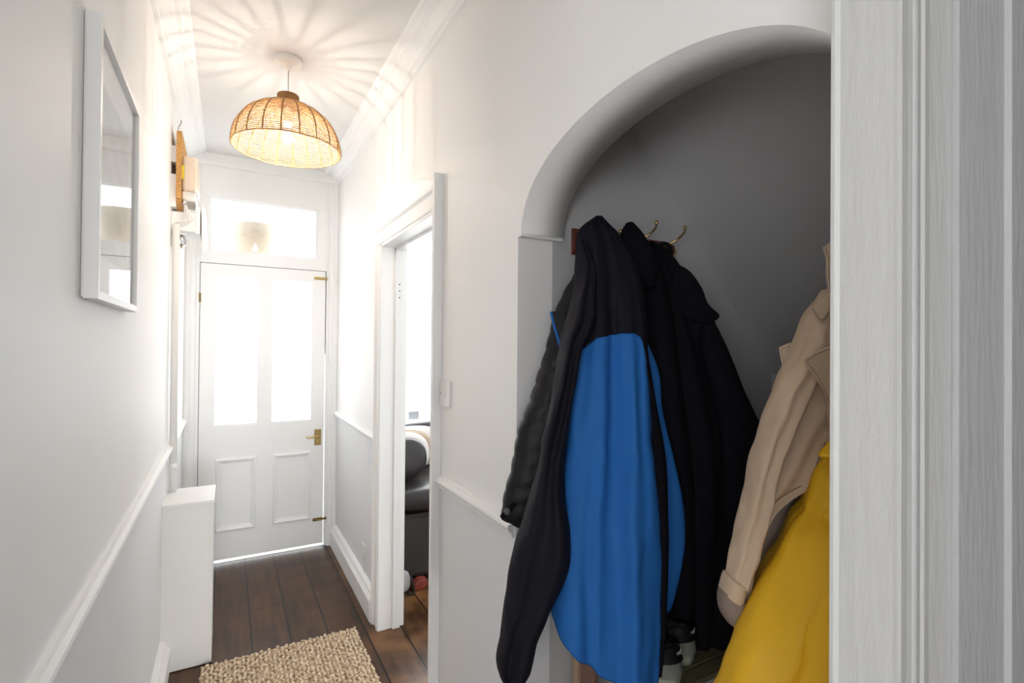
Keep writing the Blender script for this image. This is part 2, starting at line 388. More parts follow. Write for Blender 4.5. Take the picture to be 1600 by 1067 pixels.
# arch wall: spandrel over an elliptical arch, and its near leg
YA, AA, ZS, RISE = 0.79, 0.457, 1.81, 0.247
ASOF = AA - 0.010
def arch_wall():
    bm = bmesh.new(); n = 72; x0, x1 = XR-0.002, 0.865
    y0, y1 = YA-AA, YA+AA+0.010
    pts = [(YA - ASOF*cos(pi*i/n), ZS + RISE*sin(pi*i/n)**0.92) for i in range(n+1)]
    rows = [[bm.verts.new((x, y, z)) for (y, z) in pts] for x in (x0, x1)]
    tops = [[bm.verts.new((x, y, ZC)) for (y, z) in pts] for x in (x0, x1)]
    for i in range(n):
        bm.faces.new((rows[0][i], rows[0][i+1], tops[0][i+1], tops[0][i])); bm.faces.new((rows[1][i+1], rows[1][i], tops[1][i], tops[1][i+1]))
        bm.faces.new((rows[0][i+1], rows[0][i], rows[1][i], rows[1][i+1])).smooth = True
    box(bm, x0, x1, YA+ASOF, YA+AA+0.010, ZS, ZC)
    box(bm, x0, x1, 0.3255, YA-ASOF, 0, ZC)
    return bm
struct(obj('wall_arch', arch_wall(), M_plain))
# alcove under the stairs
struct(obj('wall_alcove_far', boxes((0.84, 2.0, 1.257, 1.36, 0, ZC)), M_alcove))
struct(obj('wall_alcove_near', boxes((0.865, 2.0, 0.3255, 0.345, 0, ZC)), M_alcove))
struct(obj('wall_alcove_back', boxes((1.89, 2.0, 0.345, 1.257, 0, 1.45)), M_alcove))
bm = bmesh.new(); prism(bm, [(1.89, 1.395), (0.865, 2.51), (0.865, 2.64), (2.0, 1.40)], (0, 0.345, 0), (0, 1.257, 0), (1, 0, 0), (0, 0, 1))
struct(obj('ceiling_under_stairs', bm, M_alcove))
# cross wall between the hall and the back room, beside the camera's doorway
struct(obj('wall_cross', boxes((XJ+0.07, 3.7, YC+0.022, 0.325, 0, ZC), (XL, XJ+0.07, YC+0.006, 0.325, 2.3, ZC), (-1.7, XL-0.12, YC+0.006, 0.325, 0, ZC)), M_plain))
# living room and back room shells
struct(obj('wall_living_room_right', boxes((3.4, 3.5, 1.36, 4.2, 0, ZC)), M_plain))
struct(obj('wall_living_room_near', boxes((0.84, 3.4, 1.36, 1.44, 0, ZC), (2.0, 3.4, 0.32, 0.40, 0, ZC)), M_plain))
WX0, WX1, WZ0, WZ1 = 0.95, 2.75, 0.87, 2.70
struct(obj('wall_living_room_front', boxes((0.84, WX0, 4.1, 4.2, 0, ZC), (WX1, 3.4, 4.1, 4.2, 0, ZC), (WX0, WX1, 4.1, 4.2, 0, WZ0), (WX0, WX1, 4.1, 4.2, WZ1, ZC)), M_plain))
wf = struct(obj('window_2', boxes((WX0, WX0+0.05, 4.13, 4.18, WZ0, WZ1), (WX1-0.05, WX1, 4.13, 4.18, WZ0, WZ1), (WX0, WX1, 4.13, 4.18, WZ1-0.05, WZ1), (WX0, WX1, 4.06, 4.20, WZ0-0.03, WZ0+0.012), (1.80, 1.86, 4.13, 4.18, WZ0, WZ1)), M_gloss))
obj('pane', boxes((WX0+0.05, 1.80, 4.15, 4.156, WZ0+0.012, WZ1-0.05)), M_glass, wf)
obj('pane', boxes((1.86, WX1-0.05, 4.15, 4.156, WZ0+0.012, WZ1-0.05)), M_glass, wf)
BW0, BW1 = -0.9, 1.3
struct(obj('wall_back_room_rear', boxes((-1.7, BW0, -9.1, -9.0, 0, ZC), (BW1, 3.7, -9.1, -9.0, 0, ZC), (BW0, BW1, -9.1, -9.0, 0, 0.7), (BW0, BW1, -9.1, -9.0, 2.4, ZC)), M_plain))
struct(obj('wall_back_room_right', boxes((3.6, 3.7, -9.0, YC, 0, ZC)), M_plain))
struct(obj('wall_back_room_left', boxes((-1.8, -1.7, -9.1, -2.6, 0, ZC), (-1.8, -1.7, -0.7, 0.33, 0, ZC), (-1.8, -1.7, -2.6, -0.7, 0, 0.85), (-1.8, -1.7, -2.6, -0.7, 2.25, ZC)), M_plain))
struct(obj('back_room_light_blocker', boxes((0.52, 3.6, -0.56, -0.46, 0, ZC)), M_plain))  # added unseen slab, blocks rear daylight from the architrave and door leaf
w4 = struct(obj('window_4', boxes((-1.78, -1.73, -2.6, -2.54, 0.85, 2.25), (-1.78, -1.73, -0.76, -0.7, 0.85, 2.25), (-1.78, -1.73, -2.6, -0.7, 0.85, 0.91), (-1.78, -1.73, -2.6, -0.7, 2.19, 2.25)), M_gloss))
obj('pane', boxes((-1.76, -1.754, -2.54, -0.76, 0.91, 2.19)), M_glass, w4)
BM = (BW0+BW1)/2
w3 = struct(obj('window_3', boxes((BW0, BW0+0.06, -9.08, -9.03, 0.7, 2.4), (BW1-0.06, BW1, -9.08, -9.03, 0.7, 2.4), (BM-0.03, BM+0.03, -9.08, -9.03, 0.7, 2.4), (BW0, BW1, -9.08, -9.03, 0.7, 0.76), (BW0, BW1, -9.08, -9.03, 2.34, 2.4)), M_gloss))
obj('pane', boxes((BW0+0.06, BM-0.03, -9.06, -9.054, 0.76, 2.34)), M_glass, w3); obj('pane', boxes((BM+0.03, BW1-0.06, -9.06, -9.054, 0.76, 2.34)), M_glass, w3)

# cornices: stepped moulding, one run each side
CORN = [(0, 0), (0.016, 0), (0.018, 0.014), (0.03, 0.018), (0.045, 0.034), (0.06, 0.044), (0.064, 0.052), (0.082, 0.054), (0.086, 0.064), (0.104, 0.066), (0.112, 0.08), (0, 0.08)]
bm = bmesh.new(); prism(bm, CORN, (XL, 0.32, 2.70), (XL, YF, 2.70), (1, 0, 0), (0, 0, 1)); struct(obj('trim_1', bm, M_gloss))
bm = bmesh.new(); prism(bm, CORN, (XR, 1.26, 2.70), (XR, YF, 2.70), (-1, 0, 0), (0, 0, 1)); struct(obj('trim_2', bm, M_gloss))
# dado rails
DADO = [(0, -0.024), (0.009, -0.024), (0.011, -0.012), (0.018, -0.008), (0.024, 0.004), (0.022, 0.012), (0.012, 0.016), (0.010, 0.024), (0, 0.024)]
bm = bmesh.new(); prism(bm, DADO, (XL, 0.30, 0.978), (XL, YF, 0.978), (1, 0, 0), (0, 0, 1)); struct(obj('trim_3', bm, M_gloss))
bm = bmesh.new(); prism(bm, DADO, (XR, 1.262, 0.978), (XR, 1.838, 0.978), (-1, 0, 0), (0, 0, 1)); prism(bm, DADO, (XR, 2.775, 0.978), (XR, YF, 0.978), (-1, 0, 0), (0, 0, 1)); struct(obj('trim_4', bm, M_gloss))
# skirting
SKIRT = [(0, 0), (0.024, 0), (0.026, 0.112), (0.022, 0.120), (0.016, 0.132), (0.014, 0.144), (0.008, 0.152), (0, 0.155)]
SK2 = [(x*1.55, z) for x, z in SKIRT]
bm = bmesh.new(); prism(bm, SK2, (XL, 0.30, 0), (XL, 2.772, 0), (1, 0, 0), (0, 0, 1)); struct(obj('baseboard_left', bm, M_gloss))
bm = bmesh.new(); prism(bm, SK2, (XR, 2.77, 0), (XR, YF-0.02, 0), (-1, 0, 0), (0, 0, 1)); prism(bm, SK2, (XR, 1.262, 0), (XR, 1.838, 0), (-1, 0, 0), (0, 0, 1)); struct(obj('baseboard_right', bm, M_gloss))

# front wall: door frame, transom and panelling above
DL, DR = -0.162, 0.634
bm = bmesh.new()
box(bm, XL, DL-0.004, YF, 4.10, 0, 2.78); box(bm, DR+0.007, XR, YF, 4.10, 0, 2.78)          # jambs
box(bm, DL-0.004, DR+0.007, YF, 4.10, 2.044, 2.128); box(bm, DL-0.004, DR+0.007, YF, 4.10, 2.492, 2.78)   # transom bar and head
box(bm, DL-0.004, -0.117, YF, 4.10, 2.128, 2.492); box(bm, 0.577, DR+0.007, YF, 4.10, 2.128, 2.492)
prism(bm, [(0, 0), (0.026, 0), (0.030, 0.012), (0.030, 0.030), (0.018, 0.036), (0.018, 0.058), (0.008, 0.064), (0, 0.066)], (XR-0.066+0.066, YF, 0), (XR, YF, 2.70), (0, -1, 0), (-1, 0, 0))
prism(bm, [(0, 0), (0.026, 0), (0.030, 0.012), (0.030, 0.030), (0.018, 0.036), (0.018, 0.058), (0.008, 0.064), (0, 0.066)], (XL, YF, 0), (XL, YF, 2.70), (0, -1, 0), (1, 0, 0))
box(bm, XL, XR, YF-0.03, YF, 2.70, 2.78)
box(bm, DR-0.012, DR+0.007, 4.0305, 4.06, 1.42, 2.05); box(bm, DL-0.004, DL+0.014, 4.0305, 4.06, 0, 2.05); box(bm, DL-0.004, DR+0.007, 4.0305, 4.06, 2.026, 2.05)       # door stops
struct(obj('trim_5', bm, M_gloss, bevel=0.002))
tw = struct(obj('window_1', boxes((-0.117, -0.105, YF+0.012, YF+0.05, 2.128, 2.492), (0.565, 0.577, YF+0.012, YF+0.05, 2.128, 2.492), (-0.105, 0.565, YF+0.012, YF+0.05, 2.128, 2.138), (-0.105, 0.565, YF+0.012, YF+0.05, 2.482, 2.492)), M_gloss))
obj('pane', boxes((-0.105, 0.565, YF+0.028, YF+0.032, 2.138, 2.482)), M_glass, tw)

struct(obj('trim_8', boxes((XL, XR, 4.00, 4.30, -0.05, 0.003), (0.84, 3.4, 4.00, 4.1, -0.05, 0.0)), M_gloss))
# front door
G1, G2, G3, G4, GT, GB = -0.073, 0.185, 0.281, 0.541, 1.946, 0.945
ZB = 0.024
def moulded(bm, x0, x1, z0, z1, y):
    """a sunk panel with a raised moulding round it"""
    prof = [(0, 0), (0.006, 0.012), (0.014, 0.014), (0.020, 0.004), (0.030, 0.002), (0.034, -0.006)]
    c = []
    for ins, out in prof:
        c.append([bm.verts.new(p) for p in ((x0+ins, y-out, z0+ins), (x1-ins, y-out, z0+ins), (x1-ins, y-out, z1-ins), (x0+ins, y-out, z1-ins))])
    for a, b in zip(c, c[1:]):
        for i in range(4): bm.faces.new((a[i], a[(i+1) % 4], b[(i+1) % 4], b[i]))
    bm.faces.new(c[-1])
bm = bmesh.new(); y0, y1 = YF+0.002, YF+0.044
PX = (-0.062, 0.187, 0.292, 0.546); PZ = (0.213, 0.713)
box(bm, DL, G1, y0, y1, ZB, 2.040); box(bm, PX[3], DR, y0, y1, ZB, 2.040)                  # stiles
box(bm, G1, PX[0], y0, y1, ZB, GB-0.012); box(bm, G4, PX[3], y0, y1, GB-0.012, GT+0.01)
box(bm, PX[1], PX[2], y0, y1, PZ[0], PZ[1]); box(bm, PX[0], PX[3], y0, y1, ZB, PZ[0]); box(bm, PX[0], PX[3], y0, y1, PZ[1], GB-0.012); box(bm, G1, PX[3], y0, y1, GT+0.01, 2.040)
box(bm, G2, G3, y0, y1, GB-0.012, GT+0.01); box(bm, PX[0], PX[1], y0+0.022, y1-0.008, PZ[0], PZ[1]); box(bm, PX[2], PX[3], y0+0.022, y1-0.008, PZ[0], PZ[1])
moulded(bm, PX[0], PX[1], PZ[0], PZ[1], y0); moulded(bm, PX[2], PX[3], PZ[0], PZ[1], y0)
box(bm, G1, G2, y0+0.004, y1, GB-0.012, GB); box(bm, G3, G4, y0+0.004, y1, GB-0.012, GB)
door = struct(obj('door_1', bm, M_gloss))
obj('pane', boxes((G1, G2, YF+0.018, YF+0.022, GB, GT+0.01)), M_frost, door)
obj('pane', boxes((G3, G4, YF+0.018, YF+0.022, GB, GT+0.01)), M_frost, door)
pl = obj('handle_plate', boxes((0.568, 0.615, y0-0.005, y0, 0.752, 0.868)), M_dkbrass, door, bevel=0.002)
bm = bmesh.new(); lathe(bm, [(0.011, 0), (0.011, -0.006), (0.008, -0.010), (0.008, -0.034)], (0.594, y0-0.005, 0.825), 16, 'Y')
tube(bm, spline([(0.594, y0-0.036, 0.825), (0.575, y0-0.040, 0.824), (0.545, y0-0.040, 0.817), (0.520, y0-0.038, 0.815), (0.507, y0-0.036, 0.822)], 6), [0.0075]*13+[0.006]*8+[0.005]*4, 10)
obj('lever', bm, M_brass, pl, smooth=True)
bm = bmesh.new(); lathe(bm, [(0.006, 0), (0.006, -0.004)], (0.592, y0-0.005, 0.782), 12, 'Y'); obj('keyhole_cover', bm, M_brass, pl)
for zc, mt_, x0, x1 in ((1.987, M_brass, 0.552, 0.650), (0.204, M_dkbrass, 0.562, 0.662)):
    bm = boxes((x0, DR-0.004, y0-0.004, y0, zc-0.011, zc+0.011), (DR+0.009, x1, YF-0.004, YF+0.001, zc-0.010, zc+0.010))
    b = obj('bolt_plate', bm, mt_, door, bevel=0.001)
    bm = bmesh.new(); lathe(bm, [(0.006, x0+0.004), (0.006, x1-0.006)], (0, y0-0.010, zc), 10, 'X'); lathe(bm, [(0.007, 0), (0.007, 0.010)], (x0+0.02, y0-0.022, zc), 10, 'Y')
    obj('bolt_bar', bm, mt_, b, smooth=True)
bm = bmesh.new(); lathe(bm, [(0.006, 1.775), (0.006, 1.835)], (DL-0.002, y0-0.004, 0), 8); obj('hinge', bm, M_dkbrass, door)

# living room doorway: far casing and lintel with stepped moulding, jamb lining with stops, near upright seen edge on
CAS = [(0, 0), (0.018, 0), (0.024, 0.010), (0.024, 0.018), (0.034, 0.022), (0.034, 0.034), (0.022, 0.044), (0.020, 0.085), (0.026, 0.092), (0.026, 0.108), (0.016, 0.112), (0, 0.112)]
bm = bmesh.new()
# the profile's second coordinate runs from the opening outwards
INNER = [(x, 0.112-t) for x, t in CAS]
prism(bm, INNER, (XR, 2.668, 0), (XR, 2.668, 2.03), (-1, 0, 0), (0, 1, 0))
prism(bm, INNER, (XR, 1.862, 2.028), (XR, 2.78, 2.028), (-1, 0, 0), (0, 0, 1))
box(bm, XR-0.036, XR-0.0, 1.842, 1.866, 0, 2.165)
box(bm, 0.700, 0.84, 2.66, 2.682, 0, 2.035); box(bm, 0.775, 0.815, 2.645, 2.66, 0, 2.03)
box(bm, 0.700, 0.84, 1.86, 2.68, 2.014, 2.035); box(bm, 0.775, 0.815, 1.86, 2.66, 2.0, 2.014)
tr = struct(obj('trim_6', bm, M_gloss, bevel=0.0015))
for k in range(3):
    bm = bmesh.new(); lathe(bm, [(0.0035, 0), (0.0035, -0.002)], (0.792+0.003, 2.645, 1.75+0.035*k), 10, 'Y'); obj('screw', bm, M_dark, tr)

# architrave of the doorway the camera stands in (right side)
def X_at(u, y): return y*tan(YAW + atan((u-800)/FPX))
arch_prof = [(1402, 0.0), (1409, 0.004), (1413, 0.0), (1418, -0.007), (1425, -0.008), (1434, -0.004), (1438, 0.002), (1445, 0.004), (1449, -0.001), (1452, -0.006), (1486, -0.006)]
bm = bmesh.new()
poly = [(XJ+0.07, YH), (XJ+0.004, YH), (XJ-0.001, YH-0.003), (XJ-0.001, YH-0.007), (XJ+0.003, YH-0.011), (XJ+0.003, YC+0.004)]
poly += [(X_at(u, YC - o), YC - o) for u, o in arch_prof]
xe = X_at(1486, YC+0.006)
poly += [(xe, YC+0.010), (xe, YC+0.022), (XJ+0.07, YC+0.022)]
prism(bm, poly, (0, 0, 0), (0, 0, 2.3), (1, 0, 0), (0, 1, 0))
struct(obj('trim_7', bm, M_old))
# panelled door folded back against the wall beside it
yd = 0.261
bm = bmesh.new()
x0, x1 = X_at(1487, YC+0.006), X_at(1570, yd)
box(bm, x0, x1, yd, yd+0.022, 0.006, 2.2)
prism(bm, [(x1-0.002, yd+0.022), (x1-0.002, yd), (x1+0.003, yd-0.006), (x1+0.010, yd-0.006), (x1+0.014, yd+0.006), (x1+0.022, yd+0.008), (x1+0.026, yd+0.002), (x1+0.034, yd+0.002), (x1+0.038, yd+0.010), (x1+0.55, yd+0.010), (x1+0.55, yd+0.022)], (0, 0, 0.006), (0, 0, 2.2), (1, 0, 0), (0, 1, 0))
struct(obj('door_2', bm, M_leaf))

# ================================================================== PENDANT LAMP
lx, ly = 0.226, 2.48
lamp = thing('pendant_lamp', 'woven rattan dome pendant lamp with lit bulb hanging from hall ceiling', 'lamp', (lx, ly, 2.78))
def bm_lathe(prof, c, n=32, **k):
    bm = bmesh.new(); lathe(bm, prof, c, n, **k); return bm
obj('ceiling_rose', bm_lathe([(0.058, 2.78), (0.058, 2.772), (0.054, 2.760), (0.045, 2.752), (0.020, 2.748), (0.010, 2.735), (0.006, 2.728)], (lx, ly, 0), 40), M_plastic, lamp, smooth=True)
bm = bmesh.new(); tube(bm, [(lx, ly, 2.735), (lx, ly, 2.66), (lx, ly, 2.52)], 0.0028, 8); obj('cord', bm, M_flex, lamp, smooth=True)
obj('bulb_holder', bm_lathe([(0.010, 2.56), (0.019, 2.55), (0.019, 2.50), (0.016, 2.478)], (lx, ly, 0), 20), M_plastic, lamp, smooth=True)
R, HT, ZR = 0.226, 0.205, 2.368
NR = 34
bm = bmesh.new()
for k in range(NR):
    t = (pi/2-0.17)*(k+0.3)/NR
    r0, z0 = R*cos(t)**0.86, ZR + HT*sin(t)
    pts = []
    for i in range(120):
        a = 2*pi*i/120; rr = r0 + 0.0008*sin(10*a*2 + pi*k); pts.append((lx+rr*cos(a), ly+rr*sin(a), z0 + 0.0012*noise.noise(Vector((k*3.3, cos(a)*3, sin(a)*3)))))
    tube(bm, pts, 0.0018 if k else 0.0036, 5, True)
shade = obj('lamp_shade', bm, M_rattan, lamp, smooth=True)
for q in range(20):
    a = 2*pi*(q+0.35)/20; pts = []
    for i in range(17):
        t = (pi/2-0.17)*i/16; r0 = R*cos(t)**0.86 + 0.001; pts.append((lx+r0*cos(a), ly+r0*sin(a), ZR + HT*sin(t)))
    bm = bmesh.new(); tube(bm, pts, 0.0033, 6); obj('rib', bm, M_rattan_d, shade, smooth=True)
bm = bmesh.new()
for q in range(44):
    a = 2*pi*q/44; tube(bm, [(lx+0.043*cos(a), ly+0.043*sin(a), 2.562), (lx+0.043*cos(a), ly+0.043*sin(a), 2.614)], 0.0034, 5)
for z in (2.563, 2.613): tube(bm, [(lx+0.043*cos(2*pi*i/40), ly+0.043*sin(2*pi*i/40), z) for i in range(40)], 0.0035, 6, True)
lathe(bm, [(0.040, 2.610), (0.040, 2.614)], (lx, ly, 0), 24)
obj('collar', bm, M_rattan_d, shade, smooth=True)
bm = bmesh.new(); ellipsoid(bm, (lx, ly, 2.430), 0.040, 0.040, 0.042, nu=24, nv=14); blb = obj('bulb', bm, M_glass, lamp, smooth=True)
bm = bmesh.new(); ellipsoid(bm, (lx, ly, 2.422), 0.021, 0.021, 0.024, nu=20, nv=12)
obj('filament', bm, M_filament, blb)
pt = bpy.data.lights.new('bulb_light', 'POINT'); pt.energy = 0.98; pt.color = (1.0, 0.92, 0.84); pt.shadow_soft_size = 0.006
po = bpy.data.objects.new('bulb_light', pt); po.location = (lx, ly, 2.456); C.objects.link(po); po.parent = lamp; po.matrix_parent_inverse = Matrix.Translation(-Vector(lamp.location))

# drum shade seen through the transom, hanging in the porch
sx, sy_ = 0.174, 4.32
drum = thing('porch_lamp', 'cream drum lampshade seen through the glass above the front door', 'lamp', (sx, sy_, 2.4))
bm = bmesh.new(); lathe(bm, [(0.140, 2.158), (0.146, 2.165), (0.150, 2.28), (0.146, 2.392), (0.140, 2.396), (0.136, 2.39), (0.140, 2.28), (0.136, 2.162), (0.140, 2.158)], (sx, sy_, 0), 40, close=False)
obj('lamp_shade', bm, M_linen, drum, smooth=True)
bm = bmesh.new(); tube(bm, [(sx, sy_, 2.38), (sx, sy_, 2.60), (sx, sy_, 2.86)], 0.0015, 6)
for q in range(3): tube(bm, [(sx, sy_, 2.385), (sx+0.14*cos(2*pi*q/3), sy_+0.14*sin(2*pi*q/3), 2.385)], 0.002, 6)
obj('suspension', bm, M_plastic, drum)

# ================================================================== LEFT WALL
pic = thing('framed_picture', 'white framed picture with a grey print on the left wall', 'picture', (XL, 1.51, 1.87))
PY0, PY1, Z0, Z1, FX = 1.262, 1.765, 1.585, 2.148, -0.222
fw = 0.017
def pframe():
    bm = boxes((XL+0.004, FX, PY0, PY0+fw, Z0, Z1), (XL+0.004, FX, PY1-fw, PY1, Z0, Z1), (XL+0.004, FX, PY0+fw, PY1-fw, Z0, Z0+fw), (XL+0.004, FX, PY0+fw, PY1-fw, Z1-fw, Z1)); return bm
obj('frame', pframe(), M_frame, pic, bevel=0.0012)
obj('backing', boxes((XL+0.001, XL+0.006, PY0+0.004, PY1-0.004, Z0+0.004, Z1-0.004)), M_frame, pic)
obj('mount', boxes((XL+0.010, XL+0.014, PY0+fw, PY1-fw, Z0+fw, Z1-fw)), M_mount, pic)
obj('print', boxes((XL+0.014, XL+0.0145, PY0+0.085, PY1-0.085, Z0+0.10, Z1-0.10)), M_print, pic)
obj('glass', boxes((XL+0.018, XL+0.020, PY0+fw, PY1-fw, Z0+fw, Z1-fw)), M_glass, pic)

# meter board high on the left wall
brd = thing('meter_board', 'chipboard backing board standing off the left wall on white blocks', 'board', (XL, 3.1, 2.38))
bm = bmesh.new(); prism(bm, [(2.97, 2.215), (2.97, 2.535), (3.00, 2.553), (3.34, 2.553), (3.34, 2.16), (3.06, 2.16)], (-0.229, 0, 0), (-0.208, 0, 0), (0, 1, 0), (0, 0, 1)); obj('board', bm, M_ply, brd, bevel=0.001)
obj('mounting_block', boxes((XL, -0.229, 2.985, 3.04, 2.39, 2.47)), M_plastic, brd)
obj('mounting_block', boxes((XL, -0.229, 2.985, 3.25, 2.17, 2.33)), M_plastic, brd)
bm = bmesh.new(); tube(bm, spline([(-0.224, 2.985, 2.55), (-0.222, 2.985, 2.565), (-0.214, 2.985, 2.580), (-0.211, 2.985, 2.600)], 3), 0.0016, 6); obj('wire_stub', bm, M_dark, brd)
met = thing('electricity_meter', 'cream electricity meter on the chipboard by the front door', 'meter', (-0.205, 3.12, 2.34))
obj('case', boxes((-0.207, -0.140, 3.02, 3.24, 2.262, 2.44)), M_cream, met, bevel=0.012)
obj('terminal_cover', boxes((-0.207, -0.150, 3.03, 3.23, 2.215, 2.265)), M_plastic, met, bevel=0.006)
obj('sticker', boxes((-0.2075, -0.198, 3.0185, 3.0195, 2.32, 2.39)), M_yel_tag, met)
bm = bmesh.new(); lathe(bm, [(0.009, 2.19), (0.011, 2.195), (0.011, 2.213), (0.008, 2.217)], (-0.196, 3.01, 0), 12); obj('cable_gland', bm, M_chrome, met, smooth=True)
bm = bmesh.new()
for k in range(3):
    tube(bm, spline([(-0.196+0.003*k, 3.01, 2.195), (-0.194+0.010*k, 3.008, 2.15), (-0.196+0.018*k, 3.0, 2.115), (-0.215, 2.995, 2.098), (-0.236+0.002*k, 3.0, 2.09), (-0.238+0.003*k, 3.0, 2.06)], 6), 0.0032, 6)
obj('cable', bm, M_flex, met, smooth=True)
bm = bmesh.new(); prism(bm, [(-0.010, 0), (0, 0.016), (0.010, 0), (0, -0.016)], (-0.142, 3.0, 2.262), (-0.142, 3.003, 2.262), (1, 0, 0), (0, 0, 1)); obj('seal_tag', bm, M_plastic, met)
con = thing('fuse_box', 'white fuse box with hinged flap below the electricity meter', 'fuse box', (XL, 3.1, 2.1))
obj('case', boxes((XL, -0.150, 3.03, 3.26, 2.062, 2.158)), M_plastic, con, bevel=0.003)
obj('cover', boxes((-0.150, -0.128, 3.03, 3.26, 2.055, 2.19)), M_plastic, con, bevel=0.003)
bm = bmesh.new(); prism(bm, [(-0.124, 2.22), (-0.108, 2.185), (-0.104, 2.02), (-0.116, 1.995), (-0.122, 2.04)], (0, 3.04, 0), (0, 3.28, 0), (1, 0, 0), (0, 0, 1)); obj('flap', bm, M_plastic, con, bevel=0.002)
bm = bmesh.new(); tube(bm, [(XL+0.0226, 3.0, 0.70), (XL+0.0226, 3.0, 1.4), (XL+0.0226, 3.0, 2.085)], 0.0165, 16)
pipe = obj('conduit_pipe', bm, M_box, None, smooth=True); tag(pipe, 'white vertical conduit pipe down the left wall into the low boxing', 'pipe')
bm = bmesh.new(); lathe(bm, [(0.0168, 0.885), (0.019, 0.887), (0.019, 0.905), (0.0168, 0.907)], (XL+0.0226, 3.0, 0), 16); obj('clip', bm, M_box, pipe)
bell = thing('wall_fitting', 'small dull chrome domed fitting below the fuse box by the pipe', 'fitting', (XL, 3.12, 2.0))
bm = bmesh.new(); lathe(bm, [(0.0, 2.042), (0.012, 2.042), (0.020, 2.034), (0.024, 2.018), (0.024, 1.995), (0.021, 1.99), (0.010, 1.988)], (-0.212, 3.05, 0), 20, close=False); obj('dome', bm, M_chrome, bell, smooth=True)
obj('bracket', boxes((XL, -0.186, 3.02, 3.08, 2.042, 2.047), (XL, -0.243, 3.03, 3.07, 1.98, 2.045)), M_plastic, bell)
bm = bmesh.new(); tube(bm, [(-0.206, 3.03, 2.0), (-0.206, 3.03, 1.975)], 0.0035, 6); obj('clapper', bm, M_dkbrass, bell)

# low boxing beside the front door
bx = thing('pipe_boxing', 'low white boxed in casing on the floor at the foot of the pipe', 'boxing', (XL, 2.78, 0))
obj('front', boxes((XL, -0.062, 2.772, 2.786, 0.004, 0.752)), M_box, bx, bevel=0.001)
obj('side', boxes((-0.062, -0.049, 2.772, 3.06, 0.004, 0.752)), M_box, bx, bevel=0.001)
obj('top', boxes((XL, -0.044, 2.765, 3.06, 0.752, 0.765)), M_box, bx, bevel=0.001)
obj('back_strip', boxes((XL, -0.062, 3.045, 3.06, 0.004, 0.752)), M_box, bx)

# ================================================================== RIGHT WALL FITTINGS
sw = thing('light_switch', 'white single light switch on the right wall beside the doorway', 'switch', (XR, 1.795, 1.318))
obj('plate', boxes((XR-0.009, XR, 1.742, 1.836, 1.269, 1.366)), M_plastic, sw, bevel=0.003)
obj('rocker', boxes((XR-0.014, XR-0.008, 1.784, 1.796, 1.303, 1.331)), M_plastic, sw, bevel=0.001)
for dy in (-0.033, 0.033):
    bm = bmesh.new(); lathe(bm, [(0.0035, -0.0102), (0.0035, -0.008)], (XR, 1.789+dy, 1.317), 10, 'X'); obj('screw', bm, M_chrome, sw)
sk = thing('cable_outlet', 'white cable outlet low on the right wall past the doorway', 'outlet', (XR, 3.07, 0.26))
obj('plate', boxes((XR-0.008, XR, 3.02, 3.105, 0.236, 0.318)), M_plastic, sk, bevel=0.002)
bm = bmesh.new(); tube(bm, [(XR-0.009, 3.05, 0.238), (XR-0.006, 3.045, 0.20), (XR-0.004, 3.04, 0.16)], 0.003, 6); obj('cable', bm, M_flex, sk)

# ================================================================== RUG
rx0, rx1, ry0, ry1 = -0.092, 0.606, 1.70, 2.742
bm = bmesh.new(); box(bm, rx0+0.006, rx1-0.006, ry0+0.006, ry1-0.006, 0.0005, 0.010)
rows_ = 38
pit = (rx1-rx0)/rows_
for i in range(rows_):
    for j in range(int((ry1-ry0)/pit)):
        cx = rx0 + pit*(i+0.5) + random.uniform(-.004, .004); cy = ry0 + pit*(j+0.5+(0.5 if i % 2 else 0)) + random.uniform(-.004, .004)
        if cy > ry1-0.004: cy = ry1-0.004
        a = (0.6 if (i+j) % 2 else -0.6) + random.uniform(-.35, .35)
        ellipsoid(bm, (cx, cy, 0.0125+random.uniform(-.0015, .0025)), 0.0078, 0.0125, 0.0078, Matrix.Rotation(a, 3, 'Z') @ Matrix.Rotation(random.uniform(-.25, .25), 3, 'X'), 6, 4)
rug = obj('rug', bm, M_jute, None, smooth=True); tag(rug, 'chunky woven natural jute rug on the dark hall floorboards', 'rug')

# ================================================================== LIVING ROOM THROUGH THE DOORWAY
sofa = thing('sofa', 'dark leather sofa seen through the living room doorway', 'sofa', (1.9, 3.5, 0))
obj('base', boxes((0.93, 2.8, 3.09, 3.95, 0.03, 0.43)), M_sofa, sofa, bevel=0.03)
bm = bmesh.new(); ellipsoid(bm, (1.4, 3.42, 0.515), 0.50, 0.37, 0.085, nu=40, nv=20, pw=0.42); obj('seat_cushion', bm, M_leather, sofa, smooth=True)
bm = bmesh.new(); ellipsoid(bm, (2.33, 3.42, 0.515), 0.43, 0.37, 0.085, nu=40, nv=20, pw=0.42); obj('seat_cushion', bm, M_leather, sofa, smooth=True)
bm = bmesh.new(); ellipsoid(bm, (1.86, 3.86, 0.62), 0.95, 0.14, 0.29, nu=40, nv=20, pw=0.4); obj('backrest', bm, M_leather, sofa, smooth=True)
obj('skirt_seam', boxes((0.955, 2.77, 3.078, 3.092, 0.425, 0.437)), M_leather, sofa)
for x in (1.06, 2.7): obj('foot', boxes((x, x+0.05, 3.12, 3.17, 0, 0.031)), M_dark, sofa)
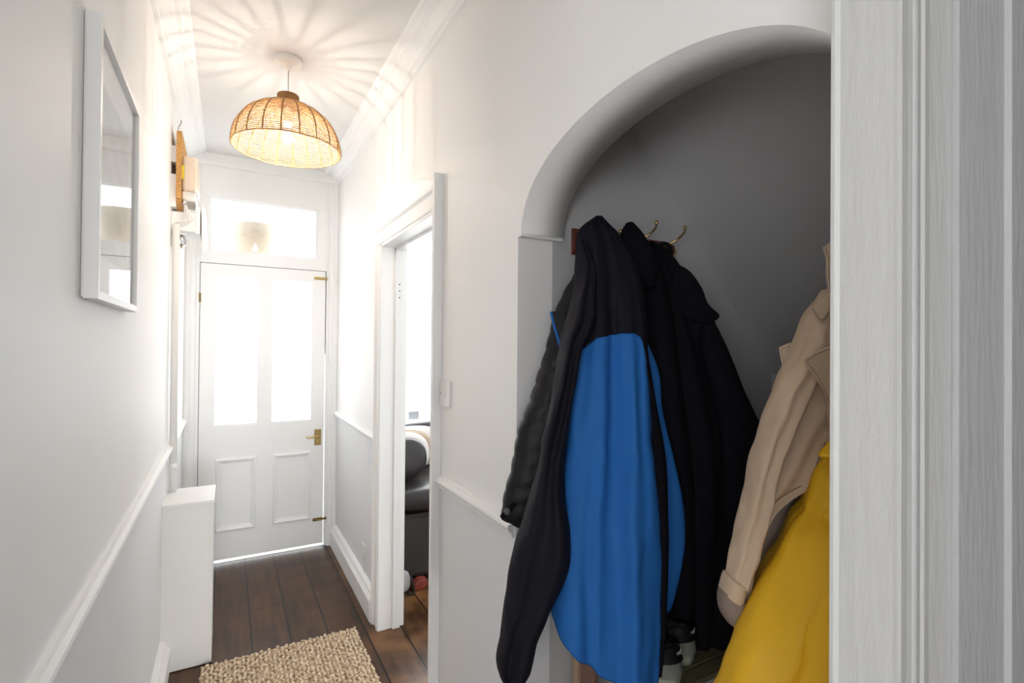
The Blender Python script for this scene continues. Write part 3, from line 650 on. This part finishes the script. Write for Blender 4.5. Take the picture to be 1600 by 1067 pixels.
def cushion(c, hw, hh, t, rz, m, label):
    """a plump cushion leaning on the sofa, its seam piped all round"""
    rot = Matrix.Rotation(rz, 3, 'Z') @ Matrix.Rotation(-0.18, 3, 'X')
    bm = bmesh.new(); ellipsoid(bm, c, hw, t, hh, rot, 40, 24, 0.85)
    o = tag(obj('cushion', bm, m, None, smooth=True), label, 'cushion')
    def sp(v): return math.copysign(abs(v)**0.85, v)
    bm = bmesh.new(); tube(bm, [Vector(c) + rot @ Vector((hw*sp(cos(2*pi*i/48)), 0, hh*sp(sin(2*pi*i/48)))) for i in range(48)], 0.005, 6, True)
    obj('piping', bm, m, o, smooth=True)
cushion((1.035, 3.30, 0.738), 0.172, 0.135, 0.05, 0.25, M_leather, 'dark leather cushion, frontmost of the cushions on the sofa')
cushion((1.065, 3.41, 0.745), 0.200, 0.147, 0.045, 0.22, M_cushw, 'white cushion directly behind the dark leather cushion on the sofa')
cushion((1.100, 3.51, 0.745), 0.235, 0.143, 0.045, 0.18, M_cushb, 'beige cushion between two white cushions on the sofa')
cushion((1.170, 3.61, 0.752), 0.305, 0.147, 0.045, 0.12, M_cushw, 'white cushion rearmost of all, leaning on the sofa back')
bm = bmesh.new(); box(bm, 1.315, 1.405, 4.09, 4.13, 0.882, 0.945); o = tag(obj('box', bm, M_greybox, None, bevel=0.002), 'small pale grey box standing on the living room windowsill', 'box')
# clutter on the floor by the sofa
bm = bmesh.new(); prism(bm, [(1.005, 0.001), (1.012, 0.040), (1.045, 0.062), (1.092, 0.056), (1.098, 0.014), (1.06, 0.001)], (0, 2.985, 0), (0, 3.05, 0), (1, 0, 0), (0, 0, 1)); tag(obj('plastic_tub', bm, M_red, None, bevel=0.006), 'small pinkish red plastic object on the floor against the sofa base', 'object')
bg_ = thing('bag', 'white bag with dark strap on the floor by the sofa corner', 'bag', (0.955, 3.03, 0))
bm = bmesh.new(); ellipsoid(bm, (0.945, 3.02, 0.062), 0.045, 0.040, 0.062, nu=20, nv=12, pw=0.75); obj('body', bm, M_bag, bg_, smooth=True)
bm = bmesh.new(); tube(bm, spline([(0.965, 2.97, 0.15), (0.985, 2.965, 0.09), (0.998, 2.965, 0.03), (0.985, 2.955, 0.006), (0.955, 2.955, 0.012)], 6), 0.007, 6); obj('strap', bm, M_strap, bg_, smooth=True)

# ================================================================== COAT RACK IN THE ALCOVE
rk = thing('coat_rack', 'mahogany coat rack with brass hooks on the alcove wall', 'coat rack', (1.14, 1.257, 1.82))
bm = bmesh.new(); prism(bm, [(0, -0.040), (0.006, -0.040), (0.007, -0.034), (0.014, -0.030), (0.018, -0.022), (0.018, 0.022), (0.014, 0.030), (0.007, 0.034), (0.006, 0.040), (0, 0.040)], (0.908, 1.257, 1.818), (1.330, 1.257, 1.818), (0, -1, 0), (0, 0, 1))
obj('board', bm, M_mahog, rk, bevel=0.001)
for hx, dz in ((1.260, 0), (1.132, 0), (0.985, -0.045)):
    bm = bmesh.new(); box(bm, hx-0.008, hx+0.008, 1.233, 1.239, 1.796, 1.842)
    h = obj('hook', bm, M_brass, rk, bevel=0.002)
    bm = bmesh.new(); tube(bm, spline([(hx, 1.236, 1.826), (hx+0.006, 1.218, 1.836+dz*.3), (hx+0.026, 1.19, 1.853+dz*.7), (hx+0.045, 1.178, 1.875+dz), (hx+0.050, 1.178, 1.890+dz)], 6), [0.0036]*20+[0.003]*5, 8)
    ellipsoid(bm, (hx+0.050, 1.178, 1.893+dz), 0.0062, 0.0062, 0.0085, nu=12, nv=8); obj('upper_arm', bm, M_brass, h, smooth=True)
    bm = bmesh.new(); tube(bm, spline([(hx, 1.236, 1.806), (hx+0.008, 1.215, 1.794), (hx+0.020, 1.198, 1.796), (hx+0.024, 1.195, 1.812)], 6), 0.0034, 8)
    ellipsoid(bm, (hx+0.024, 1.195, 1.814), 0.0058, 0.0058, 0.006, nu=12, nv=8); obj('lower_arm', bm, M_brass, h, smooth=True)

# ================================================================== COATS ON THE RACK
# front: blue and black hooded jacket
jk = thing('jacket', 'blue and black hooded rain jacket hanging in front on the coat rack', 'jacket', P(960, 360, 1.42))
edge_f = piecewise([(-1, 610), (-0.93, 560), (-0.75, 548), (-0.42, 527), (-0.05, 523), (0.60, 523), (0.74, 530), (0.86, 575), (1, 640)])
body_rows = [(338, 931, 939, 1.47, .012), (350, 916, 950, 1.46, .03), (364, 907, 962, 1.455, .05), (400, 902, 980, 1.44, .065), (450, 896, 996, 1.41, .075), (500, 890, 1003, 1.39, .08), (545, 886, 1006, 1.375, .085), (600, 882, 1012, 1.36, .085),
             (680, 876, 1018, 1.345, .085), (760, 868, 1024, 1.325, .080), (860, 864, 1029, 1.298, .072), (960, 862, 1031, 1.268, .064), (1064, 866, 1026, 1.245, .058)]
hem = piecewise([(-1, 958), (-0.85, 985), (-0.62, 1006), (-0.2, 1034), (0.2, 1052), (0.6, 1061), (1, 1063)])
fl = [(1.6, .014, .6, 1.6), (3.4, .009, 2.0, -2.4), (6.2, .003, 0.5, 3.0)]
obj('body_panel', garment(body_rows, top=edge_f, bottom=hem, folds=fl, wrinkle=.010, seed=1, nseg=128, nrow=110), M_blue, jk, smooth=True)
yrows = [(r[0], r[1]-1, r[2]+1, r[3], r[4]+.004) for r in body_rows]
obj('yoke', garment(yrows, bottom=edge_f, folds=fl, wrinkle=.010, seed=1, nseg=128, nrow=60), M_navy, jk, smooth=True)
sl_rows = [(372, 905, 909, 1.40, .006), (395, 903, 922, 1.385, .02), (430, 898, 930, 1.36, .035), (470, 891, 930, 1.33, .045), (510, 882, 924, 1.31, .05), (545, 874, 908, 1.295, .05), (600, 865, 899, 1.285, .05), (660, 850, 889, 1.275, .05), (735, 833, 881, 1.26, .05), (800, 820, 885, 1.25, .055), (860, 805, 890, 1.24, .055),
           (910, 795, 882, 1.235, .05), (960, 788, 858, 1.23, .05), (1000, 781, 842, 1.23, .045), (1035, 776, 833, 1.23, .042), (1050, 779, 829, 1.23, .038), (1060, 788, 820, 1.23, .03)]
obj('sleeve', garment(sl_rows, folds=[(1.6, .010, .3, 2.0), (2.3, .003, 1.0, -3)], wrinkle=.014, seed=2, nrow=90), M_navy, jk, smooth=True)
obj('zip_placket', garment([(505, 985, 1001, 1.375, .02), (560, 996, 1012, 1.36, .03), (626, 1003, 1023, 1.35, .035), (714, 1010, 1039, 1.34, .035), (800, 1016, 1042, 1.315, .035), (884, 1022, 1042, 1.295, .033), (1000, 1024, 1038, 1.265, .028), (1050, 1023, 1034, 1.25, .02)], wrinkle=.004, seed=3, nseg=48), M_black, jk, smooth=True)
obj('front_panel', garment([(513, 992, 999, 1.45, .01), (540, 998, 1013, 1.44, .02), (580, 1006, 1029, 1.44, .03), (640, 1018, 1035, 1.44, .03), (709, 1026, 1049, 1.435, .03), (788, 1030, 1066, 1.43, .03), (845, 1030, 1069, 1.43, .03), (890, 1030, 1062, 1.425, .03), (941, 1034, 1050, 1.425, .02), (955, 1037, 1044, 1.425, .01)], wrinkle=.005, seed=4, nseg=64), M_blue, jk, smooth=True)
# behind, left: quilted jacket
qj = thing('quilted_jacket', 'black quilted jacket behind the blue jacket, sleeve at the arch edge', 'jacket', P(930, 420, 1.5))
obj('sleeve', garment([(424, 897, 945, 1.475, .02), (450, 883, 940, 1.465, .03), (489, 865, 932, 1.45, .04), (540, 852, 920, 1.43, .042), (580, 840, 912, 1.42, .045), (620, 829, 902, 1.41, .045), (670, 809, 892, 1.40, .045), (731, 797, 872, 1.39, .045), (762, 788, 860, 1.385, .045), (800, 782, 846, 1.38, .04), (815, 783, 838, 1.38, .035), (830, 795, 826, 1.38, .02)],
    bottom=piecewise([(-1, 808), (0.4, 826), (1, 832)]), wrinkle=.005, seed=5, quilt=(27, .0075)), M_quilt, qj, smooth=True)
obj('body', garment([(400, 905, 985, 1.52, .03), (460, 897, 1000, 1.515, .04), (560, 880, 1010, 1.505, .05), (700, 862, 1020, 1.495, .06), (850, 858, 1025, 1.485, .06), (940, 872, 1022, 1.48, .05)], wrinkle=.006, seed=6, quilt=(30, .0075)), M_quilt, qj, smooth=True)
obj('lapel', flap([(861, 487, 1.415), (884, 486, 1.40), (886, 545, 1.37), (877, 541, 1.385), (868, 515, 1.405)], .006), M_quilt, qj)
obj('piping', path([(861.5, 488, 1.412), (865, 505, 1.405), (870, 522, 1.395), (876, 541, 1.382)], .0042), M_blue, qj, smooth=True)
cf = obj('cuff_strap', flap([(781, 806, 1.335), (801, 786, 1.333), (808, 788, 1.332), (786, 812, 1.334)], .004), M_black, qj)
bm = bmesh.new(); lathe(bm, [(0.007, 0), (0.009, -0.004), (0.009, -0.009), (0.006, -0.012)], P(791, 798, 1.325), 14, 'Y'); obj('cord_lock', bm, mat('grey metal toggle', (0.10, 0.10, 0.10), 0.5), cf, smooth=True)
# right: two black coats
bc = thing('hooded_coat', 'black hooded coat hanging behind the blue jacket, hood peak on the rack', 'coat', P(985, 360, 1.55))
obj('body', garment([(346, 981, 989, 1.56, .008), (356, 974, 996, 1.555, .02), (375, 965, 1010, 1.55, .03), (410, 962, 1028, 1.545, .035), (480, 965, 1048, 1.535, .04), (560, 970, 1058, 1.525, .045), (700, 985, 1078, 1.515, .045), (850, 1000, 1088, 1.51, .04), (960, 1006, 1086, 1.505, .04), (1000, 1008, 1080, 1.505, .035)], folds=[(2.0, .006, 0, 1)], wrinkle=.007, seed=7), M_black, bc, smooth=True)  # hem lengthened in black to fill the shade above the shoes
obj('hood', garment([(349, 979, 990, 1.51, .006), (362, 972, 1000, 1.50, .015), (385, 968, 1014, 1.49, .02), (420, 966, 1024, 1.485, .02), (450, 970, 1020, 1.485, .008)], wrinkle=.005, seed=8, nseg=64, nrow=40), M_black, bc, smooth=True)
pc = thing('overcoat', 'long black overcoat with wide collar, right end of the coat rack', 'coat', P(1045, 395, 1.66))
obj('body', garment([(377, 1014, 1024, 1.625, .008), (384, 1012, 1040, 1.625, .015), (400, 1010, 1052, 1.62, .025), (420, 1010, 1066, 1.615, .035), (445, 1012, 1090, 1.60, .045), (480, 1016, 1106, 1.59, .05), (520, 1022, 1122, 1.58, .05), (560, 1028, 1140, 1.57, .05), (600, 1034, 1152, 1.56, .05), (668, 1044, 1170, 1.55, .05), (760, 1050, 1180, 1.54, .05), (860, 1054, 1176, 1.53, .05), (960, 1060, 1150, 1.525, .05), (1005, 1064, 1146, 1.52, .04)],
    folds=[(2.4, .010, .5, 1), (5, .004, 0, 2)], wrinkle=.008, seed=9, nrow=90), M_black, pc, smooth=True)  # hem and lower right edge extended in black to stand in for shadow
obj('sleeve', garment([(505, 1100, 1117, 1.50, .015), (530, 1095, 1130, 1.49, .03), (565, 1100, 1145, 1.485, .035), (600, 1110, 1158, 1.48, .04), (640, 1118, 1175, 1.475, .04), (680, 1124, 1192, 1.47, .04), (740, 1128, 1205, 1.46, .042), (800, 1128, 1205, 1.455, .042), (870, 1124, 1198, 1.45, .04), (900, 1128, 1190, 1.45, .03)], wrinkle=.007, seed=10), M_black, pc, smooth=True)
obj('collar', flap([(1058, 413, 1.56), (1078, 425, 1.545), (1096, 450, 1.53), (1106, 475, 1.52), (1123, 492, 1.515), (1119, 500, 1.515), (1104, 504, 1.515), (1080, 500, 1.52), (1050, 470, 1.54)], .010, 5), M_black, pc)
obj('hanging_loop', path([(1012, 384, 1.60), (1018, 379, 1.595), (1028, 384, 1.59), (1036, 380, 1.59), (1045, 384, 1.59), (1050, 396, 1.59)], .006), M_black, pc, smooth=True)
obj('lining', flap([(1107, 552, 1.497), (1122, 556, 1.492), (1129, 572, 1.487), (1130, 600, 1.482), (1118, 585, 1.488), (1110, 566, 1.493)], .004), mat('grey gap patch', (0.12, 0.12, 0.115), 0.7), pc)  # grey patch added for the wall showing through the gap beside the sleeve

# ================================================================== COATS ON THE NEAR SIDE OF THE ALCOVE
tc_ = thing('trench_coat', 'beige trench coat hanging at the right side of the alcove', 'coat', P(1330, 400, 1.05))
obj('front_panel', garment([(452, 1284, 1420, 1.052, .02), (480, 1272, 1425, 1.047, .035), (540, 1262, 1420, 1.042, .045), (600, 1252, 1400, 1.037, .045), (640, 1242, 1350, 1.032, .04), (690, 1225, 1297, 1.027, .035), (740, 1206, 1275, 1.022, .03), (760, 1198, 1260, 1.022, .026), (776, 1190, 1234, 1.020, .022), (800, 1176, 1207, 1.017, .020), (852, 1162, 1184, 1.012, .018), (904, 1153, 1172, 1.008, .016), (972, 1150, 1164, 1.005, .014), (1010, 1149, 1160, 1.004, .012)],
    folds=[(1.5, .006, .5, 2)], wrinkle=.004, seed=11, nrow=90), M_trench, tc_, smooth=True)
obj('lining', garment([(640, 1245, 1430, 1.13, .02), (700, 1225, 1430, 1.125, .025), (780, 1196, 1430, 1.12, .03), (860, 1172, 1430, 1.115, .03), (972, 1157, 1430, 1.11, .03), (1067, 1156, 1430, 1.105, .03), (1120, 1158, 1430, 1.10, .03)], folds=[(3, .01, 0, 1)], wrinkle=.006, seed=12), M_lining, tc_, smooth=True)
sv = obj('sleeve', garment([(472, 1274, 1302, 1.03, .015), (492, 1265, 1302, 1.025, .03), (515, 1256, 1301, 1.022, .038), (541, 1246, 1294, 1.02, .042), (583, 1225, 1274, 1.015, .042), (640, 1204, 1248, 1.01, .040), (700, 1182, 1222, 1.005, .038), (764, 1167, 1200, 1.0, .036), (828, 1153, 1184, .998, .034), (888, 1141, 1169, .996, .032), (912, 1136, 1163, .995, .03)],
    folds=[(1.2, .006, .3, 3)], wrinkle=.009, wscale=14, seed=13, nrow=80), M_trench, tc_, smooth=True)
cu = obj('cuff', garment([(893, 1138, 1168, .995, .033), (905, 1133, 1164, .995, .034), (930, 1127, 1159, .995, .034), (936, 1127, 1158, .995, .032)], top=piecewise([(-1, 897), (1, 912)]), bottom=piecewise([(-1, 925), (1, 942)]), wrinkle=.003, seed=14, nrow=14), M_trench, tc_, smooth=True)
obj('cuff_lining', garment([(922, 1126, 1161, .995, .030), (940, 1124, 1160, .995, .032), (958, 1127, 1159, .995, .030), (972, 1136, 1158, .995, .022), (978, 1144, 1156, .995, .012)], top=piecewise([(-1, 922), (1, 938)]), wrinkle=.004, seed=15, nrow=20), M_lining, tc_, smooth=True)
LD = 0.955
lp = obj('lapel', flap([(1257, 562, LD), (1275, 550, LD), (1297, 541, LD), (1330, 540, LD), (1330, 720, LD+.045), (1297, 690, LD+.045), (1297, 660, LD+.035), (1294, 633, LD+.025), (1284, 606, LD+.012), (1270, 583, LD+.006), (1260, 572, LD+.004)], .005), M_trench, tc_)
obj('stitching', path([(1261, 563, LD-.006), (1276, 553.5, LD-.008), (1297, 545, LD-.008)], .0008, k=8), M_stitch, lp)
obj('stitching', path([(1261, 568, LD-.004), (1272, 580, LD-.004), (1286, 603, LD+.002), (1296, 630, LD+.014)], .0008, k=8), M_stitch, lp)
sf = obj('storm_flap', flap([(1217, 543, 1.075), (1230, 537, 1.07), (1248, 533, 1.065), (1250, 560, 1.06), (1230, 590, 1.06), (1222, 572, 1.068)], .006), M_trench, tc_)
obj('stitching', path([(1221, 546, 1.066), (1232, 541, 1.060), (1247, 537.5, 1.055)], .0008), M_stitch, sf)
obj('stitching', path([(1221, 546, 1.066), (1225, 568, 1.060), (1231, 584, 1.052)], .0008), M_stitch, sf)
ep = obj('epaulette', flap([(1265, 480, 0.992), (1294, 458, 0.99), (1312, 452, 0.99), (1312, 492, 0.985), (1296, 491, 0.985), (1283, 506, 0.982), (1274, 494, 0.985)], .006), M_trench, tc_)
obj('stitching', path([(1269, 481, .984), (1283, 500, .974), (1296, 487, .977)], .0008), M_stitch, ep)
cl = obj('collar', flap([(1286.5, 386, 1.04), (1298, 378, 1.035), (1330, 370, 1.03), (1330, 470, 1.03), (1296, 458, 1.03), (1292, 430, 1.033), (1292, 405, 1.037)], .008), M_trench, tc_)
obj('stitching', path([(1290, 388, 1.030), (1295, 405, 1.027), (1295, 430, 1.024), (1298, 456, 1.021)], .0008), M_stitch, cl)
obj('stitching', path([(1290, 690, .990), (1270, 738, .994), (1256, 756, .997), (1230, 771, .998), (1204, 795, .996), (1181, 850, .990), (1169, 902, .989), (1161, 965, .989)], .0010, k=8), M_stitch, tc_)
bm = bmesh.new(); ellipsoid(bm, P(1185, 856, 1.072), .006, .004, .0015); obj('button', bm, M_cream, tc_, smooth=True)

yj_ = thing('raincoat', 'mustard yellow raincoat hanging in front of the beige trench coat', 'raincoat', P(1330, 700, .95))
obj('body', garment([(690, 1300, 1390, .985, .02), (706, 1290, 1395, .982, .028), (730, 1279, 1400, .978, .036), (750, 1270, 1400, .974, .042), (770, 1263, 1392, .970, .043), (788, 1257, 1380, .968, .036), (797, 1256, 1375, .967, .034), (806, 1248, 1380, .965, .040), (820, 1236, 1390, .961, .047), (852, 1220, 1410, .955, .055), (896, 1196, 1420, .948, .06), (948, 1172, 1430, .94, .065), (1000, 1148, 1440, .932, .07), (1067, 1124, 1450, .922, .07), (1150, 1090, 1460, .91, .07)],
    folds=[(1.7, .022, .9, 2.6), (3.3, .014, 0, -3.0), (8, .010, 0, 6, 0.235)], wrinkle=.012, wscale=9, seed=16, nrow=150, nseg=144), M_yellow, yj_, smooth=True)
obj('hood', garment([(690, 1297, 1400, .945, .01), (700, 1290, 1400, .942, .02), (711, 1282, 1400, .94, .022), (716, 1284, 1400, .94, .014)], wrinkle=.003, seed=19, nrow=20), M_yellow, yj_, smooth=True)
obj('sleeve', garment([(850, 1302, 1400, .895, .015), (872, 1293, 1410, .885, .03), (930, 1277, 1420, .872, .04), (988, 1260, 1430, .86, .045), (1067, 1245, 1440, .845, .05), (1150, 1228, 1450, .83, .05)], folds=[(1.5, .012, 1, 1)], wrinkle=.012, seed=20), M_yellow, yj_, smooth=True)

# ================================================================== SHOE RACK AND SHOES
sr = thing('shoe_rack', 'slatted wooden shoe rack under the hanging coats', 'shoe rack', (1.25, 1.08, 0))
SZ = 0.622
for px in (0.905, 1.62):
    for py in (0.925, 1.218):
        obj('leg', boxes((px, px+0.028, py-0.014, py+0.014, 0, SZ if py < 1 else SZ+0.02)), M_pine, sr, bevel=0.002)
    for z in (SZ-0.026, 0.25): obj('side_rail', boxes((px, px+0.028, 0.940, 1.203, z, z+0.026)), M_pine, sr, bevel=0.002)
    obj('side_panel', boxes((px+0.010, px+0.022, 1.14, 1.203, 0.276, SZ-0.026)), M_brownwood, sr)
for z in (SZ-0.026, 0.25):
    for k in range(6): obj('slat', boxes((0.933, 1.62, 0.93+0.050*k, 0.975+0.050*k, z+0.010, z+0.024)), M_slat, sr, bevel=0.002)

def text_bm(s, size):
    cu_ = bpy.data.curves.new('t', 'FONT'); cu_.body = s; cu_.size = size; cu_.extrude = 0.0004; cu_.align_x = 'CENTER'; cu_.align_y = 'CENTER'; cu_.space_character = 1.25
    o = bpy.data.objects.new('t', cu_); C.objects.link(o)
    dg = bpy.context.evaluated_depsgraph_get(); me = bpy.data.meshes.new_from_object(o.evaluated_get(dg))
    bm = bmesh.new(); bm.from_mesh(me); bpy.data.objects.remove(o); bpy.data.curves.remove(cu_); bpy.data.meshes.remove(me); return bm
def sneaker(x, y, z, rz, label):
    """a low trainer, heel at the origin, toe along +Y, turned by rz"""
    root = thing('sneaker', label, 'shoe', (x, y, z), 'trainers on the shoe rack')
    T = Matrix.Translation((x, y, z)) @ Matrix.Rotation(rz, 4, 'Z') @ Matrix.Scale(1.2, 4)
    def put(name, bm, m, par, smooth=True):
        bm.transform(T); return obj(name, bm, m, par, smooth)
    def half(t):   # half width along the length 0..1
        return 0.036 + 0.012*sin(pi*min(1, t*1.05)) + 0.004*t if t < 0.8 else (0.0365+0.012*sin(pi*0.84)+0.0032)*max(0.0, 1-((t-0.8)/0.2)**2.2)**0.5
    L = 0.262; n = 28; ring_n = 36
    def outline(z_, grow):
        pts = []
        for i in range(n+1):
            t = i/n; heel = min(1, (t/0.10))**0.5 if t < 0.10 else 1
            pts.append((t*L, (half(t)*heel+grow if 0 < t < 1 else 0.004)))
        return [(w_, yy, z_) for yy, w_ in pts] + [(-w_, yy, z_) for yy, w_ in reversed(pts)]
    def stack(levels):
        bm = bmesh.new(); rs = [[bm.verts.new(p) for p in lv] for lv in levels]
        m = len(rs[0])
        for a, b in zip(rs, rs[1:]):
            for i in range(m): bm.faces.new((a[i], a[(i+1) % m], b[(i+1) % m], b[i]))
        bm.faces.new(rs[0][::-1]); bm.faces.new(rs[-1]); return bm
    put('sole', stack([outline(0.0, 0.001), outline(0.010, 0.0035), outline(0.026, 0.003)]), M_sole, root)
    def top(yy):   # height of the upper edge along its length
        t = yy/L
        return 0.082 if t < 0.06 else (0.082-0.016*sin(pi*(t-0.06)/0.36) if t < 0.42 else 0.082-0.040*(t-0.42)/0.4 if t < 0.82 else 0.042-0.012*(t-0.82)/0.18)
    base = outline(0.026, 0.0)
    lv = []
    for k, f in enumerate((0, 0.25, 0.5, 0.75, 0.92, 1.0)):
        lv.append([(p[0]*(1-0.22*f*f if p[1] < 0.12 else 1-0.62*f*f), p[1]*(1-0.03*f)+0.010*f*max(0, 1-p[1]/0.06), 0.026+(top(p[1])-0.026)*f) for p in base])
    up = put('upper', stack(lv), M_shoed, root)
    op = [(0.029*cos(2*pi*i/24), 0.068+0.052*sin(2*pi*i/24), 0.0) for i in range(24)]
    put('lining', stack([[(p[0], p[1], top(p[1])-0.010) for p in op], [(p[0]*0.95, p[1], top(p[1])+0.0025) for p in op]]), M_shoel, up)
    # white heel counter and the dark tab above it, wrapped round the back
    hc = bmesh.new(); g = []
    for j in range(9):
        f = j/8; zz = 0.024 + 0.036*f
        g.append([hc.verts.new(((0.0405 - 0.0025*f)*sin((i/24-0.5)*2.6), 0.0345 - (0.0405 - 0.0025*f)*cos((i/24-0.5)*2.6)*0.98 + 0.003*f, zz)) for i in range(25)])
    for j in range(8):
        for i in range(24): hc.faces.new((g[j][i], g[j][i+1], g[j+1][i+1], g[j+1][i]))
    bmesh.ops.solidify(hc, geom=hc.faces[:], thickness=0.003)
    put('heel_counter', hc, M_shoew, up)
    bm = bmesh.new(); g = []
    for j in range(9):
        f = j/8; zz = 0.056 + 0.029*f
        row = []
        for i in range(25):
            a = (i/24-0.5)*2.3; r_ = 0.0392 - 0.0055*f
            row.append(bm.verts.new((r_*sin(a), 0.0335 - r_*cos(a)*0.98 + 0.0065*f, zz - 0.004*(i/12-1)**2)))
        g.append(row)
    for j in range(8):
        for i in range(24): bm.faces.new((g[j][i], g[j][i+1], g[j+1][i+1], g[j+1][i]))
    bmesh.ops.solidify(bm, geom=bm.faces[:], thickness=0.003)
    tab = put('heel_tab', bm, M_shoed, up)
    tb = text_bm('VEJA', 0.0115)
    for v in tb.verts:
        a = (v.co.x+0.0185)/0.037; r_ = 0.0372 + v.co.z; zz = 0.072+v.co.y
        v.co = Vector((r_*sin(a), 0.0335+0.0035 - r_*cos(a), zz))
    put('lettering', tb, M_letter, tab, False)
    tg = bmesh.new(); ellipsoid(tg, (0, 0.125, 0.084), 0.020, 0.035, 0.010, Matrix.Rotation(-0.5, 3, 'X'), 14, 8); put('tongue', tg, M_shoed, up)
    lc = bmesh.new()
    for k in range(5):
        yy = 0.145+0.017*k; zz = top(yy)+0.004; tube(lc, spline([(-0.017, yy, zz-0.004), (0, yy+0.004, zz+0.003), (0.017, yy, zz-0.004)], 5), 0.0025, 6)
    put('laces', lc, M_shoed, up)
    return root
sneaker(1.012, 0.935, SZ, -0.10, 'black trainer with white heel, beside the blue jacket hem on the rack')
sneaker(1.122, 0.985, SZ, -0.06, 'black trainer with white heel, further right and behind its pair')
